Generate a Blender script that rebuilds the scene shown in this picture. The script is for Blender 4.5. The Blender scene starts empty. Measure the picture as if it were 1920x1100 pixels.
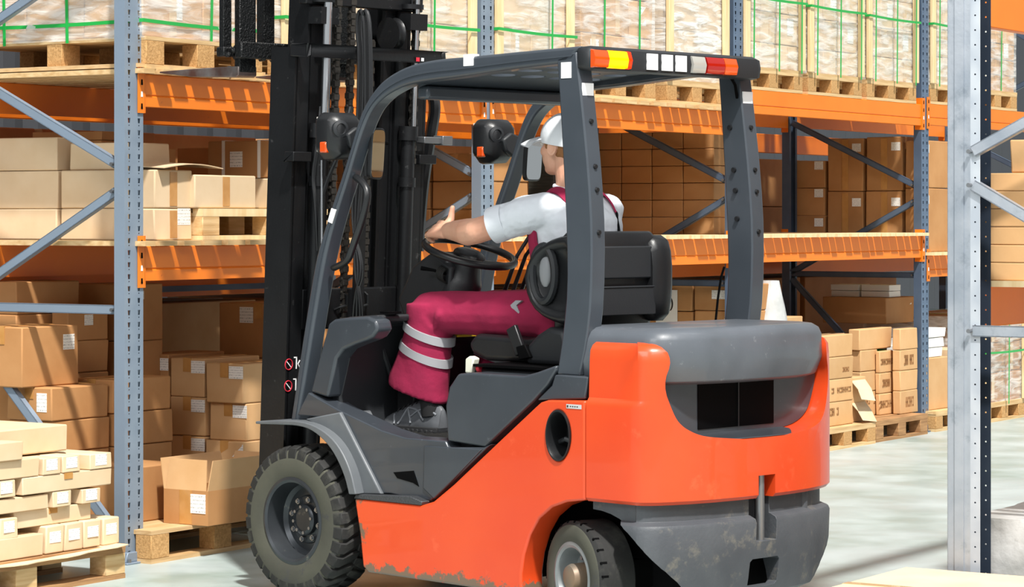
import bpy, bmesh, math, random
from mathutils import Vector, Matrix, noise
random.seed(7)
PI = math.pi
sc = bpy.context.scene
C = sc.collection
# ---------------------------------------------------------------- camera, light, exposure
F = 5000.0; HORIZON = 410.0; CAM_H = 1.51
cd = bpy.data.cameras.new('camera'); cam = bpy.data.objects.new('camera', cd); C.objects.link(cam)
cam.location = (0, 0, CAM_H); cam.rotation_euler = (PI/2, 0, 0)
cd.sensor_width = 36; cd.lens = 36*F/1920; cd.shift_y = -(550-HORIZON)/1920; cd.clip_start = .1; cd.clip_end = 200
sc.camera = cam
world = bpy.data.worlds.new('world'); sc.world = world; world.use_nodes = True
wn = world.node_tree.nodes; wn['Background'].inputs[0].default_value = (.93, .97, 1.0, 1); wn['Background'].inputs[1].default_value = .44
sd = bpy.data.lights.new('roof_skylight_sun', 'SUN'); sun = bpy.data.objects.new('roof_skylight_sun', sd); C.objects.link(sun)
sd.energy = 5.8; sd.angle = math.radians(3.0); sd.color = (1, .97, .92)
sun.rotation_euler = Vector((-.20, .62, -1.0)).to_track_quat('-Z', 'Y').to_euler()
def area(name, loc, tgt, sx, sy, power, col=(1, 1, 1)):
    l = bpy.data.lights.new(name, 'AREA'); l.shape = 'RECTANGLE'; l.size = sx; l.size_y = sy; l.energy = power; l.color = col
    o = bpy.data.objects.new(name, l); C.objects.link(o); o.location = loc
    o.rotation_euler = (Vector(tgt)-Vector(loc)).to_track_quat('-Z', 'Y').to_euler(); return o
area('added_fill_light', (-4.5, 2.5, 6.5), (-.5, 11, 1), 6.0, 3.5, 400)  # added area light, no visible fixture: fill and highlights on the forklift
area('added_fill_light', (3.5, 4.0, 7.0), (.5, 10.5, .8), 6.0, 3.5, 300)  # second added fill light, from the right
vs = sc.view_settings; vs.view_transform = 'Standard'; vs.look = 'None'; vs.gamma = 1; vs.use_curve_mapping = False; vs.exposure = 0.06
# ---------------------------------------------------------------- frames of reference
class Fr:
    """a ground frame (origin, heading); w() gives world, hit() meets a picture ray with a local plane"""
    def __init__(s, O, ang): s.O = O; s.a = ang; s.c = math.cos(ang); s.s = math.sin(ang)
    def w(s, x, y, z=0): return Vector((s.O[0]+s.c*x-s.s*y, s.O[1]+s.s*x+s.c*y, z))
    def hit(s, px, py, ax, val):
        d = ((px-960)/F, 1, -(py-HORIZON)/F); ox, oy = -s.O[0], -s.O[1]
        o = (s.c*ox+s.s*oy, -s.s*ox+s.c*oy, CAM_H); dd = (s.c*d[0]+s.s*d[1], -s.s*d[0]+s.c*d[1], d[2])
        t = (val-o[ax])/dd[ax]
        return Vector([o[i]+t*dd[i] for i in range(3)])
_a = math.radians(136)
FL = Fr((.2415+math.sin(_a)*.54, 9.66-math.cos(_a)*.54), _a)       # forklift: x ahead, y to its left, z up
RK = Fr((-1.673, 11.7), math.atan2(.843, .537))                    # racking: x along the aisle, y into the rack
# ---------------------------------------------------------------- materials
def lin(h):
    h = h.lstrip('#'); r = [int(h[i:i+2], 16)/255 for i in (0, 2, 4)]
    return tuple([(c/12.92 if c <= .04045 else ((c+.055)/1.055)**2.4) for c in r]+[1])
def nmat(name):
    m = bpy.data.materials.new(name); m.use_nodes = True
    nt = m.node_tree; return m, nt, nt.nodes['Principled BSDF']
def N(nt, t, **kw):
    n = nt.nodes.new(t)
    for k, v in kw.items():
        if k.startswith('i_'): n.inputs[k[2:].replace('_', ' ')].default_value = v
        else: setattr(n, k, v)
    return n
def ramp(nt, src, a, b, c0=(0, 0, 0, 1), c1=(1, 1, 1, 1)):
    r = N(nt, 'ShaderNodeValToRGB'); e = r.color_ramp.elements
    e[0].position = a; e[0].color = c0; e[1].position = b; e[1].color = c1
    nt.links.new(src, r.inputs[0]); return r
def mix(nt, fac, a, b):
    m = N(nt, 'ShaderNodeMix', data_type='RGBA')
    for s, v in ((0, fac), (6, a), (7, b)):
        if hasattr(v, 'is_linked'): nt.links.new(v, m.inputs[s])
        else: m.inputs[s].default_value = v
    return m.outputs[2]
def M(name, col, rough=.5, metal=0, col2=None, scale=8, detail=6, lo=.35, hi=.7, bump=0, bscale=60, stretch=None, coat=0, spec=None, rnd=0, dirt=None, dscale=3, dlo=.55, dhi=.75):
    m, nt, b = nmat(name)
    b.inputs['Roughness'].default_value = rough; b.inputs['Metallic'].default_value = metal
    if spec is not None: b.inputs['Specular IOR Level'].default_value = spec
    b.inputs['Coat Weight'].default_value = coat
    tc = N(nt, 'ShaderNodeTexCoord'); vec = tc.outputs['Object']
    if stretch:
        mp = N(nt, 'ShaderNodeMapping'); mp.inputs['Scale'].default_value = stretch; nt.links.new(vec, mp.inputs[0]); vec = mp.outputs[0]
    base = lin(col)
    if col2:
        n = N(nt, 'ShaderNodeTexNoise'); n.inputs['Scale'].default_value = scale; n.inputs['Detail'].default_value = detail
        nt.links.new(vec, n.inputs['Vector']); r = ramp(nt, n.outputs[0], lo, hi); base = mix(nt, r.outputs[0], lin(col), lin(col2))
    if dirt:
        n = N(nt, 'ShaderNodeTexNoise'); n.inputs['Scale'].default_value = dscale; n.inputs['Detail'].default_value = 12; n.inputs['Roughness'].default_value = .7
        nt.links.new(tc.outputs['Object'], n.inputs['Vector']); r = ramp(nt, n.outputs[0], dlo, dhi); base = mix(nt, r.outputs[0], base, lin(dirt))
    if rnd:
        oi = N(nt, 'ShaderNodeObjectInfo'); h = N(nt, 'ShaderNodeHueSaturation'); mr = N(nt, 'ShaderNodeMapRange')
        nt.links.new(oi.outputs['Random'], mr.inputs[0]); mr.inputs[3].default_value = 1-rnd; mr.inputs[4].default_value = 1+rnd*.6
        nt.links.new(mr.outputs[0], h.inputs['Value'])
        if hasattr(base, 'is_linked'): nt.links.new(base, h.inputs['Color'])
        else: h.inputs['Color'].default_value = base
        base = h.outputs[0]
    if hasattr(base, 'is_linked'): nt.links.new(base, b.inputs['Base Color'])
    else: b.inputs['Base Color'].default_value = base
    if bump:
        n = N(nt, 'ShaderNodeTexNoise'); n.inputs['Scale'].default_value = bscale; n.inputs['Detail'].default_value = 5
        nt.links.new(vec, n.inputs['Vector']); bp = N(nt, 'ShaderNodeBump'); bp.inputs['Strength'].default_value = bump; bp.inputs['Distance'].default_value = .01
        nt.links.new(n.outputs[0], bp.inputs['Height']); nt.links.new(bp.outputs[0], b.inputs['Normal'])
    return m
card = M('cardboard', '#d2a878', .75, col2='#c99c69', scale=5, rnd=.10, bump=.08, bscale=30)
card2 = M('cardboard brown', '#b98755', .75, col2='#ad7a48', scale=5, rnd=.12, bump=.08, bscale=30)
cardp = M('cardboard pale', '#dfc6a4', .75, col2='#d6ba94', scale=5, rnd=.06, bump=.08, bscale=30)
cardin = M('cardboard inside', '#b88a58', .8)
cardgap = M('flap gap', '#5c3d22', .9)
tapem = M('packing tape', '#b98446', .28, col2='#c9965a', scale=14, coat=.3)
tapec = M('clear tape', '#dcbd92', .12, coat=.6)
wood = M('pallet wood', '#dcbd8d', .7, col2='#c19a66', scale=4, stretch=(1, 6, 14), rnd=.08, bump=.15, bscale=40)
wood2 = M('old pallet wood', '#b58a5c', .8, col2='#8a6440', scale=4, stretch=(1, 5, 12), rnd=.08, bump=.2, bscale=40)
woodp = M('fresh pale wood', '#edd5a8', .65, col2='#dfc08c', scale=5, stretch=(6, 6, 1), rnd=.05, bump=.08)
ply = M('plywood', '#d3b184', .7, col2='#bb9563', scale=4, stretch=(1, 4, 20), bump=.1)
chip = M('chipboard block', '#c89c66', .9, col2='#a97f4c', scale=90, rnd=.08, bump=.3, bscale=120)
steelb = M('blue grey rack steel', '#8391a1', .42, .25, col2='#8494a6', scale=6, dirt='#c8d0d8', dscale=9, dlo=.64, dhi=.75, bump=.04)
steeld = M('dark blue rack steel', '#4a5a70', .45, .25, col2='#55667c', scale=6)
steell = M('galvanised light steel', '#b4bac2', .38, .55, col2='#9aa3ae', scale=7, dirt='#7d8791', dscale=11, dlo=.55, dhi=.8, bump=.06)
orange = M('orange beam paint', '#ee7f1c', .38, col2='#e87715', scale=3, dirt='#c65a18', dscale=13, dlo=.66, dhi=.72, bump=.03, bscale=20)
fo = M('forklift orange paint', '#d64a1e', .33, col2='#cf411a', scale=2.5, coat=.25, dirt='#f0784e', dscale=5, dlo=.6, dhi=.9, bump=.02, bscale=14)
fg = M('forklift grey paint', '#3b4046', .30, col2='#34393f', scale=4, coat=.2, dirt='#666b70', dscale=30, dlo=.64, dhi=.72, bump=.02, bscale=20)
fgm = M('guard grey paint', '#3a4047', .33, col2='#40464d', scale=4, coat=.15, dirt='#7b8188', dscale=42, dlo=.70, dhi=.74)
cwm = M('cast grey counterweight', '#4d5054', .5, col2='#42454a', scale=6, dirt='#7d776a', dscale=8, dlo=.56, dhi=.74, bump=.12, bscale=70)
plas = M('black plastic', '#17181a', .38, bump=.05, bscale=160)
plas2 = M('matt dark plastic', '#222427', .5, bump=.08, bscale=220)
mast = M('mast black steel', '#151618', .40, .3, col2='#1c1d1f', scale=5, dirt='#5c5c5c', dscale=16, dlo=.62, dhi=.76, bump=.08, bscale=60)
greasy = M('greasy black steel', '#0e0f10', .3, .3, bump=.7, bscale=120)
blackm = M('black', '#040405', .7, spec=.08)
chrome = M('chrome rod', '#e8eaec', .18, 1.0)
boltm = M('bolt steel', '#8d8f92', .35, .8)
chainm = M('chain steel', '#4d4a46', .4, .7, bump=.3, bscale=90)
forkm = M('worn fork steel', '#6b4a40', .4, .6, col2='#8a8684', scale=9, bump=.1)
rubber = M('tyre rubber', '#1b1b1a', .75, bump=.12, bscale=60, dirt='#4b4a43', dscale=7, dlo=.5, dhi=.8)
rubberw = M('dusty tyre wall', '#4b4b40', .85, col2='#3e3e36', scale=6, dirt='#3c3c3b', dscale=4.5, dlo=.60, dhi=.64, bump=.06)
rimm = M('rim steel', '#373a3e', .35, .5, col2='#414549', scale=8, dirt='#7d7a70', dscale=18, dlo=.62, dhi=.75)
rimw = M('pale rim steel', '#8f9496', .4, .4, col2='#7d8282', scale=8)
hubm = M('rusty hub cap', '#8a7058', .5, .3, col2='#6f695f', scale=9)
white = M('reflective white tape', '#f2f2f2', .35)
paper = M('paper', '#eceae4', .7)
ink = M('ink', '#2a2622', .7)
inkb = M('brown print', '#94693f', .8)
green = M('green strap', '#23a347', .35, coat=.2)
wstrap = M('white strap', '#f0ece4', .4)
skin = M('skin', '#d9a78c', .55, col2='#cf967b', scale=9, bump=.05, bscale=90); skin.node_tree.nodes['Principled BSDF'].inputs['Subsurface Weight'].default_value = .12; skin.node_tree.nodes['Principled BSDF'].inputs['Subsurface Radius'].default_value = (.02, .008, .004)
hair = M('short fair brown hair', '#8d6038', .8, bump=.5, bscale=150)
shirtm = M('white jersey', '#d4d8de', .9, bump=.3, bscale=22)
capm = M('white cap cloth', '#dfe2e6', .8, bump=.1, bscale=60)
crim = M('crimson work cloth', '#93143f', .9, col2='#86113a', scale=12, bump=.55, bscale=12)
refl = M('grey reflective band', '#98989c', .5)
sock = M('black sock', '#121214', .9)
shoem = M('dark grey shoe leather', '#45484c', .5, col2='#5a5d61', scale=12)
solem = M('shoe sole', '#1c1d1f', .8)
redp = M('red sticker', '#c8283a', .6)
yel = M('yellow plastic', '#e8b81e', .5)
cream = M('cream knob plastic', '#dcdccb', .45)
mirror = M('mirror glass', '#d8dcdc', .03, 1.0)
lensr = M('red lens', '#a0140c', .12, coat=.8); lenso = M('amber lens', '#d84e12', .12, coat=.8, spec=.6); lensc = M('clear lens', '#a5a39c', .12, coat=.8)
def emis(name, col, s, b2=None):
    m, nt, b = nmat(name); b.inputs['Base Color'].default_value = lin(col); b.inputs['Emission Color'].default_value = lin(col); b.inputs['Emission Strength'].default_value = s; b.inputs['Roughness'].default_value = .15
    return m
lampy = emis('lit yellow lamp', '#ff9c00', 2.3); lampr = emis('lit red lamp', '#ff2a06', 1.3)
def wear(base, name, xa, xb, za, zb):
    m = base.copy(); m.name = name; nt = m.node_tree; b = nt.nodes['Principled BSDF']; src = b.inputs['Base Color'].links[0].from_socket
    tc = nt.nodes.new('ShaderNodeTexCoord'); sp = N(nt, 'ShaderNodeSeparateXYZ'); nt.links.new(tc.outputs['Object'], sp.inputs[0])
    n = N(nt, 'ShaderNodeTexNoise'); n.inputs['Scale'].default_value = 16; n.inputs['Detail'].default_value = 10; n.inputs['Roughness'].default_value = .7; nt.links.new(tc.outputs['Object'], n.inputs['Vector'])
    rx = N(nt, 'ShaderNodeMapRange'); rx.inputs[1].default_value = xa; rx.inputs[2].default_value = xb; nt.links.new(sp.outputs[0], rx.inputs[0])
    rz = N(nt, 'ShaderNodeMapRange'); rz.inputs[1].default_value = za; rz.inputs[2].default_value = zb; nt.links.new(sp.outputs[2], rz.inputs[0])
    mx = N(nt, 'ShaderNodeMath', operation='MAXIMUM'); nt.links.new(rx.outputs[0], mx.inputs[0]); nt.links.new(rz.outputs[0], mx.inputs[1])
    ad = N(nt, 'ShaderNodeMath', operation='MULTIPLY_ADD'); nt.links.new(mx.outputs[0], ad.inputs[0]); ad.inputs[1].default_value = .42; nt.links.new(n.outputs[0], ad.inputs[2])
    r = ramp(nt, ad.outputs[0], .74, .80); c = mix(nt, r.outputs[0], src, lin('#6d5a48')); nt.links.new(c, b.inputs['Base Color']); return m
fow = wear(fo, 'worn forklift orange paint', 1.06, 1.21, .21, .13)
# rack posts: a steel skin punched with tear-drop slots (real see-through holes)
def slotted(name, col, cols=(-.033, .033), pitch=.0527, sw=.0075, col2='#8494a6', axis='X'):
    m, nt, b = nmat(name); b.inputs['Roughness'].default_value = .42; b.inputs['Metallic'].default_value = .25
    tc = N(nt, 'ShaderNodeTexCoord'); sp = N(nt, 'ShaderNodeSeparateXYZ'); nt.links.new(tc.outputs['Object'], sp.inputs[0])
    n = N(nt, 'ShaderNodeTexNoise'); n.inputs['Scale'].default_value = 7; nt.links.new(tc.outputs['Object'], n.inputs['Vector'])
    r = ramp(nt, n.outputs[0], .4, .75); nt.links.new(mix(nt, r.outputs[0], lin(col), lin(col2)), b.inputs['Base Color'])
    def ma(op, a, bb=None, c=None):
        q = N(nt, 'ShaderNodeMath', operation=op)
        for i, v in enumerate((a, bb, c)):
            if v is None: continue
            if hasattr(v, 'is_linked'): nt.links.new(v, q.inputs[i])
            else: q.inputs[i].default_value = v
        return q.outputs[0]
    z = ma('FRACT', ma('DIVIDE', sp.outputs['Z'], pitch)); X = sp.outputs[axis]
    wid = ma('MULTIPLY_ADD', z, sw*.9, sw*.55)                                   # slot narrows downwards
    zin = ma('MULTIPLY', ma('GREATER_THAN', z, .25), ma('LESS_THAN', z, .66))
    tot = None
    for c in cols:
        dx = ma('ABSOLUTE', ma('SUBTRACT', X, c))
        a = ma('MULTIPLY', ma('LESS_THAN', dx, wid), zin)
        d2 = ma('ADD', ma('POWER', dx, 2.0), ma('POWER', ma('MULTIPLY', ma('SUBTRACT', z, .05), pitch), 2.0))
        h = ma('MAXIMUM', a, ma('LESS_THAN', d2, .0034**2)); tot = h if tot is None else ma('MAXIMUM', tot, h)
    nt.links.new(ma('SUBTRACT', 1.0, tot), b.inputs['Alpha']); return m
slotb = slotted('punched blue grey steel', '#8391a1', col2='#929fad'); slotd = slotted('punched dark blue steel', '#5d7088', col2='#6b7e96')
slotl = slotted('punched light steel', '#aab2bc', cols=(.106,), sw=-1, col2='#c4cad0', axis='Y')
slotshade = slotted('punched steel with painted shade', '#2c3644', cols=(.106,), sw=-1, col2='#323d4c', axis='Y')  # shade inside the near post, painted as darker punched steel
steelshade = M('rack steel with painted shade', '#2c3644', .45, .2)  # same painted shade for the plain strips of the post's far wall
# stretch film: see-through with bright creases
def film(name, dens, scale=5, rot=.5, tint='#f4f4f0'):
    m, nt, b = nmat(name); b.inputs['Base Color'].default_value = lin(tint); b.inputs['Roughness'].default_value = .16; b.inputs['Coat Weight'].default_value = .6
    tc = N(nt, 'ShaderNodeTexCoord'); mp = N(nt, 'ShaderNodeMapping'); mp.inputs['Rotation'].default_value = (rot, rot*.7, 0); mp.inputs['Scale'].default_value = (1.0, 1.0, 5); nt.links.new(tc.outputs['Object'], mp.inputs[0])
    n = N(nt, 'ShaderNodeTexNoise'); n.inputs['Scale'].default_value = scale; n.inputs['Detail'].default_value = 5; n.inputs['Distortion'].default_value = .6; nt.links.new(mp.outputs[0], n.inputs['Vector'])
    r = ramp(nt, n.outputs[0], .42, .62, (dens*.30,)*3+(1,), (dens,)*3+(1,)); nt.links.new(r.outputs[0], b.inputs['Alpha'])
    bp = N(nt, 'ShaderNodeBump'); bp.inputs['Strength'].default_value = .6; bp.inputs['Distance'].default_value = .02; nt.links.new(n.outputs[0], bp.inputs['Height']); nt.links.new(bp.outputs[0], b.inputs['Normal'])
    return m
filmc = film('clear stretch film', .62); filmw = film('dense stretch film', .85, 6, .2); filmg = film('grey film', .9, 6, .1, '#77786e')
dirtyplastic = M('dusty plastic sheet', '#cfd0cf', .35, col2='#a5a6a4', scale=5, dirt='#8b8b86', dscale=6, dlo=.6, dhi=.72, bump=.9, bscale=9)
# printed label: rows of small unreadable text
def labelmat():
    m, nt, b = nmat('printed label'); b.inputs['Roughness'].default_value = .6
    tc = N(nt, 'ShaderNodeTexCoord'); mp = N(nt, 'ShaderNodeMapping'); mp.inputs['Scale'].default_value = (1, 1, 1); nt.links.new(tc.outputs['Generated'], mp.inputs[0])
    w = N(nt, 'ShaderNodeTexWave', bands_direction='Z'); w.inputs['Scale'].default_value = 1.6; nt.links.new(mp.outputs[0], w.inputs['Vector'])
    n = N(nt, 'ShaderNodeTexNoise'); n.inputs['Scale'].default_value = 14; mp2 = N(nt, 'ShaderNodeMapping'); mp2.inputs['Scale'].default_value = (2, 2, .6); nt.links.new(tc.outputs['Generated'], mp2.inputs[0]); nt.links.new(mp2.outputs[0], n.inputs['Vector'])
    q = N(nt, 'ShaderNodeMath', operation='MULTIPLY'); nt.links.new(ramp(nt, w.outputs[0], .6, .75).outputs[0], q.inputs[0]); nt.links.new(ramp(nt, n.outputs[0], .5, .56).outputs[0], q.inputs[1])
    nt.links.new(mix(nt, q.outputs[0], lin('#f1efe9'), lin('#9a9a98')), b.inputs['Base Color']); return m
labm = labelmat()
floorm, nt, b = nmat('greenish polished concrete')
tc = N(nt, 'ShaderNodeTexCoord')
n1 = N(nt, 'ShaderNodeTexNoise'); n1.inputs['Scale'].default_value = .9; n1.inputs['Detail'].default_value = 4; n1.inputs['Distortion'].default_value = .6; nt.links.new(tc.outputs['Object'], n1.inputs['Vector'])
n2 = N(nt, 'ShaderNodeTexNoise'); n2.inputs['Scale'].default_value = 2.6; n2.inputs['Detail'].default_value = 6; n2.inputs['Roughness'].default_value = .55; nt.links.new(tc.outputs['Object'], n2.inputs['Vector'])
c1 = mix(nt, ramp(nt, n1.outputs[0], .38, .68).outputs[0], lin('#adb8b8'), lin('#8e9f98'))
c2 = mix(nt, ramp(nt, n2.outputs[0], .42, .85).outputs[0], c1, lin('#bcc6c5'))
nt.links.new(c2, b.inputs['Base Color']); nt.links.new(ramp(nt, n2.outputs[0], .3, .7, (.28,)*3+(1,), (.5,)*3+(1,)).outputs[0], b.inputs['Roughness'])
bp = N(nt, 'ShaderNodeBump'); bp.inputs['Strength'].default_value = .12; bp.inputs['Distance'].default_value = .01; nt.links.new(n2.outputs[0], bp.inputs['Height']); nt.links.new(bp.outputs[0], b.inputs['Normal'])
wallm = M('corrugated wall paint', '#3a3d42', .7, bump=.05)
# ---------------------------------------------------------------- mesh helpers
class MB:
    def __init__(s): s.bm = bmesh.new(); s.mi = 0
    def face(s, vs):
        try: f = s.bm.faces.new(vs); f.material_index = s.mi; return f
        except ValueError: return None
    def box(s, a, b, rz=0, mtx=None):
        x0, y0, z0 = a; x1, y1, z1 = b
        P = [(x0,y0,z0),(x1,y0,z0),(x1,y1,z0),(x0,y1,z0),(x0,y0,z1),(x1,y0,z1),(x1,y1,z1),(x0,y1,z1)]
        if rz:
            c = Vector(((x0+x1)/2, (y0+y1)/2, 0)); R = Matrix.Rotation(rz, 3, 'Z'); P = [R @ (Vector(p)-c)+c for p in P]
        if mtx: P = [mtx @ Vector(p) for p in P]
        v = [s.bm.verts.new(p) for p in P]
        for f in ((0,3,2,1),(4,5,6,7),(0,1,5,4),(1,2,6,5),(2,3,7,6),(3,0,4,7)): s.face([v[i] for i in f])
        return s
    def prism(s, pts, ax, a, b):
        """closed outline swept along axis ax; pts in the two other axes"""
        def mk(p, t):
            if ax == 1: return (p[0], t, p[1])
            if ax == 0: return (t, p[0], p[1])
            return (p[0], p[1], t)
        A = [s.bm.verts.new(mk(p, a)) for p in pts]; B = [s.bm.verts.new(mk(p, b)) for p in pts]
        s.face(A[::-1]); s.face(B); n = len(pts)
        for i in range(n): s.face([A[i], A[(i+1) % n], B[(i+1) % n], B[i]])
        return s
    def loft(s, rings, cap=True, closed=True):
        R = [[s.bm.verts.new(p) for p in r] for r in rings]; n = len(R[0])
        for a, b in zip(R, R[1:]):
            for i in range(n if closed else n-1): s.face([a[i], a[(i+1) % n], b[(i+1) % n], b[i]])
        if cap: s.face(R[0][::-1]); s.face(R[-1])
        return s
    def tube(s, pts, r, n=10, sx=1, cap=True, closed=False, up=None):
        pts = [Vector(p) for p in pts]; m = len(pts); rings = []; prev = None
        for i, p in enumerate(pts):
            if closed: t = pts[(i+1) % m]-pts[i-1]
            else: t = pts[min(i+1, m-1)]-pts[max(i-1, 0)]
            t.normalize()
            if prev is None: a = Vector(up) if up else (Vector((0, 0, 1)) if abs(t.z) < .9 else Vector((1, 0, 0)))
            else: a = prev
            a = (a-t*a.dot(t)).normalized(); prev = a; b = t.cross(a)
            rr = r[i] if isinstance(r, (list, tuple)) else r
            if isinstance(rr, (list, tuple)): ra, rb = rr
            else: ra, rb = rr, rr*sx
            rings.append([p+a*ra*math.cos(2*PI*k/n)+b*rb*math.sin(2*PI*k/n) for k in range(n)])
        if closed: s.loft(rings+[rings[0]], cap=False)
        else: s.loft(rings, cap)
        return s
    def bar(s, p0, p1, w, h, up=(0, 0, 1)):
        p0 = Vector(p0); p1 = Vector(p1); t = (p1-p0).normalized(); u = Vector(up); u = (u-t*u.dot(t)).normalized(); v = t.cross(u)
        s.loft([[p+u*a*h/2+v*b*w/2 for a, b in ((-1,-1),(-1,1),(1,1),(1,-1))] for p in (p0, p1)]); return s
    def cyl(s, p0, p1, r, r1=None, n=20):
        return s.tube([p0, p1], [r, r if r1 is None else r1], n)
    def lathe(s, prof, c, axis, n=48, cap=True):
        """prof: (radius, along axis)"""
        ax = Vector(axis).normalized(); a = Vector((0, 0, 1)) if abs(ax.z) < .9 else Vector((1, 0, 0)); a = (a-ax*a.dot(ax)).normalized(); b = ax.cross(a); c = Vector(c)
        R = [[c+ax*h+(a*math.cos(2*PI*k/n)+b*math.sin(2*PI*k/n))*max(r, .0004) for k in range(n)] for r, h in prof]
        s.loft(R, cap=cap); return s
    def ell(s, c, r, m=None, n=16, k=10):
        c = Vector(c); rings = []
        for i in range(1, k):
            th = PI*i/k; rings.append([(r[0]*math.sin(th)*math.cos(2*PI*j/n), r[1]*math.sin(th)*math.sin(2*PI*j/n), -r[2]*math.cos(th)) for j in range(n)])
        rings = [[c+((m @ Vector(p)) if m else Vector(p)) for p in rg] for rg in rings]; s.loft(rings); return s
    def build(s, name, mats, parent=None, bevel=0, seg=2, ang=35, smooth=True, loc=None, sub=0, remesh=0, smo=0):
        bmesh.ops.remove_doubles(s.bm, verts=s.bm.verts, dist=1e-6)
        bmesh.ops.recalc_face_normals(s.bm, faces=s.bm.faces)
        if smooth:
            for f in s.bm.faces: f.smooth = True
            for e in s.bm.edges:
                if len(e.link_faces) == 2 and e.calc_face_angle(0) > math.radians(ang): e.smooth = False
        me = bpy.data.meshes.new(name); s.bm.to_mesh(me); s.bm.free()
        for m in (mats if isinstance(mats, (list, tuple)) else [mats]): me.materials.append(m)
        o = bpy.data.objects.new(name, me); C.objects.link(o)
        if parent: o.parent = parent
        if loc is not None: o.location = loc
        if remesh:
            d = o.modifiers.new('r', 'REMESH'); d.mode = 'VOXEL'; d.voxel_size = remesh; d.use_smooth_shade = True
            if smo: d = o.modifiers.new('s', 'SMOOTH'); d.factor = .5; d.iterations = smo
        if bevel:
            d = o.modifiers.new('b', 'BEVEL'); d.width = bevel; d.segments = seg; d.limit_method = 'ANGLE'; d.angle_limit = math.radians(ang)
        if sub: d = o.modifiers.new('s', 'SUBSURF'); d.levels = d.render_levels = sub
        return o
def bake(o):
    """freeze an object's modifiers into its mesh"""
    dg = bpy.context.evaluated_depsgraph_get(); dg.update(); me = bpy.data.meshes.new_from_object(o.evaluated_get(dg)); o.modifiers.clear(); o.data = me
def cut(o, cutters, inner=None):
    for c in cutters:
        c.parent = o.parent; d = o.modifiers.new('c', 'BOOLEAN'); d.operation = 'DIFFERENCE'; d.object = c; d.solver = 'EXACT'
        if inner: d.material_mode = 'TRANSFER'
    bake(o)
    for c in cutters: bpy.data.objects.remove(c, do_unlink=True)
    for p in o.data.polygons: p.use_smooth = False
def shade(o, ang=32):
    bm = bmesh.new(); bm.from_mesh(o.data)
    for f in bm.faces: f.smooth = True
    for e in bm.edges: e.smooth = not (len(e.link_faces) == 2 and e.calc_face_angle(0) > math.radians(ang))
    bm.to_mesh(o.data); bm.free()
def tag(o, label, cat, group=None, kind=None):
    if label: o['label'] = label
    if cat: o['category'] = cat
    if group: o['group'] = group
    if kind: o['kind'] = kind
    return o
def empty(name, label, cat, fr=None, x=0, y=0, z=0, rz=0, group=None):
    o = bpy.data.objects.new(name, None); C.objects.link(o); o.empty_display_size = .1
    o.location = fr.w(x, y, z) if fr else (x, y, z); o.rotation_euler = (0, 0, (fr.a if fr else 0)+rz)
    return tag(o, label, cat, group)
def put(o, fr, x, y, z, rz=0): o.location = fr.w(x, y, z); o.rotation_euler = (0, 0, fr.a+rz); return o
def struct(o): o['kind'] = 'structure'; return o
# ---------------------------------------------------------------- the hall
m = MB(); m.box((-14, 3, -.1), (16, 45, 0)); struct(m.build('floor', floorm))
m = MB()
pts = []
for i in range(0, 300):
    pts.append((-8+i*.1, 3.3+(.03 if i % 3 == 1 else 0)))
pts += [(22, 3.6), (-8, 3.6)]
m.prism(pts, 2, 0, 5.2); w = m.build('wall_back', wallm, smooth=False); put(w, RK, 0, 0, 0); struct(w)
# ---------------------------------------------------------------- pallet racking
BAY = 2.85; DEPTH = 1.1
def post(parent, y, top, front, mats, z0=.02, flip=1):
    """a C section post with a punched face, slot columns at +-21 mm"""
    m = MB(); t = .004
    m.mi = 1; m.box((-.062, 0, 0), (.062, t*.0+.001, top))              # punched face
    m.mi = 0
    m.box((-.062, .001, 0), (-.058, .060, top)); m.box((.058, .001, 0), (.062, .060, top))
    m.box((-.058, .056, 0), (-.035, .060, top)); m.box((.035, .056, 0), (.058, .060, top))
    o = m.build('post', mats, parent, smooth=False); o.location = (0, y, z0)
    if flip < 0: o.rotation_euler = (0, 0, PI)
    return o
NODES = [(1.75, 2.21), (1.63, 1.12), (2.74, 2.29), (1.11, 1.11), (.12, 1.07), (2.8, 3.35)]
def near_post(parent, y, top, mats, flip):
    m = MB(); fx = -.05 if flip > 0 else .048
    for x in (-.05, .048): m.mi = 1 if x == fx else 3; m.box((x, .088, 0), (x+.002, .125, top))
    for x, s in ((-.05, -1), (.048, 1)):
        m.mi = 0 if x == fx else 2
        m.box((x, .0, 0), (x+.002, .030, top)); m.box((x+s*.006, .034, 0), (x+.002+s*.006, .060, top)); m.box((x, .064, 0), (x+.002, .088, top))
        m.box((min(x, x+s*.006), .030, 0), (max(x, x+s*.006)+.002, .034, top)); m.box((min(x, x+s*.006), .060, 0), (max(x, x+s*.006)+.002, .064, top))
    m.mi = 0; m.box((-.05, 0, 0), (.05, .002, top))
    o = m.build('post', mats+[steelshade, slotshade], parent, smooth=False); o.location = (0, y, .02)
    if flip < 0: o.rotation_euler = (0, 0, PI)
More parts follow.
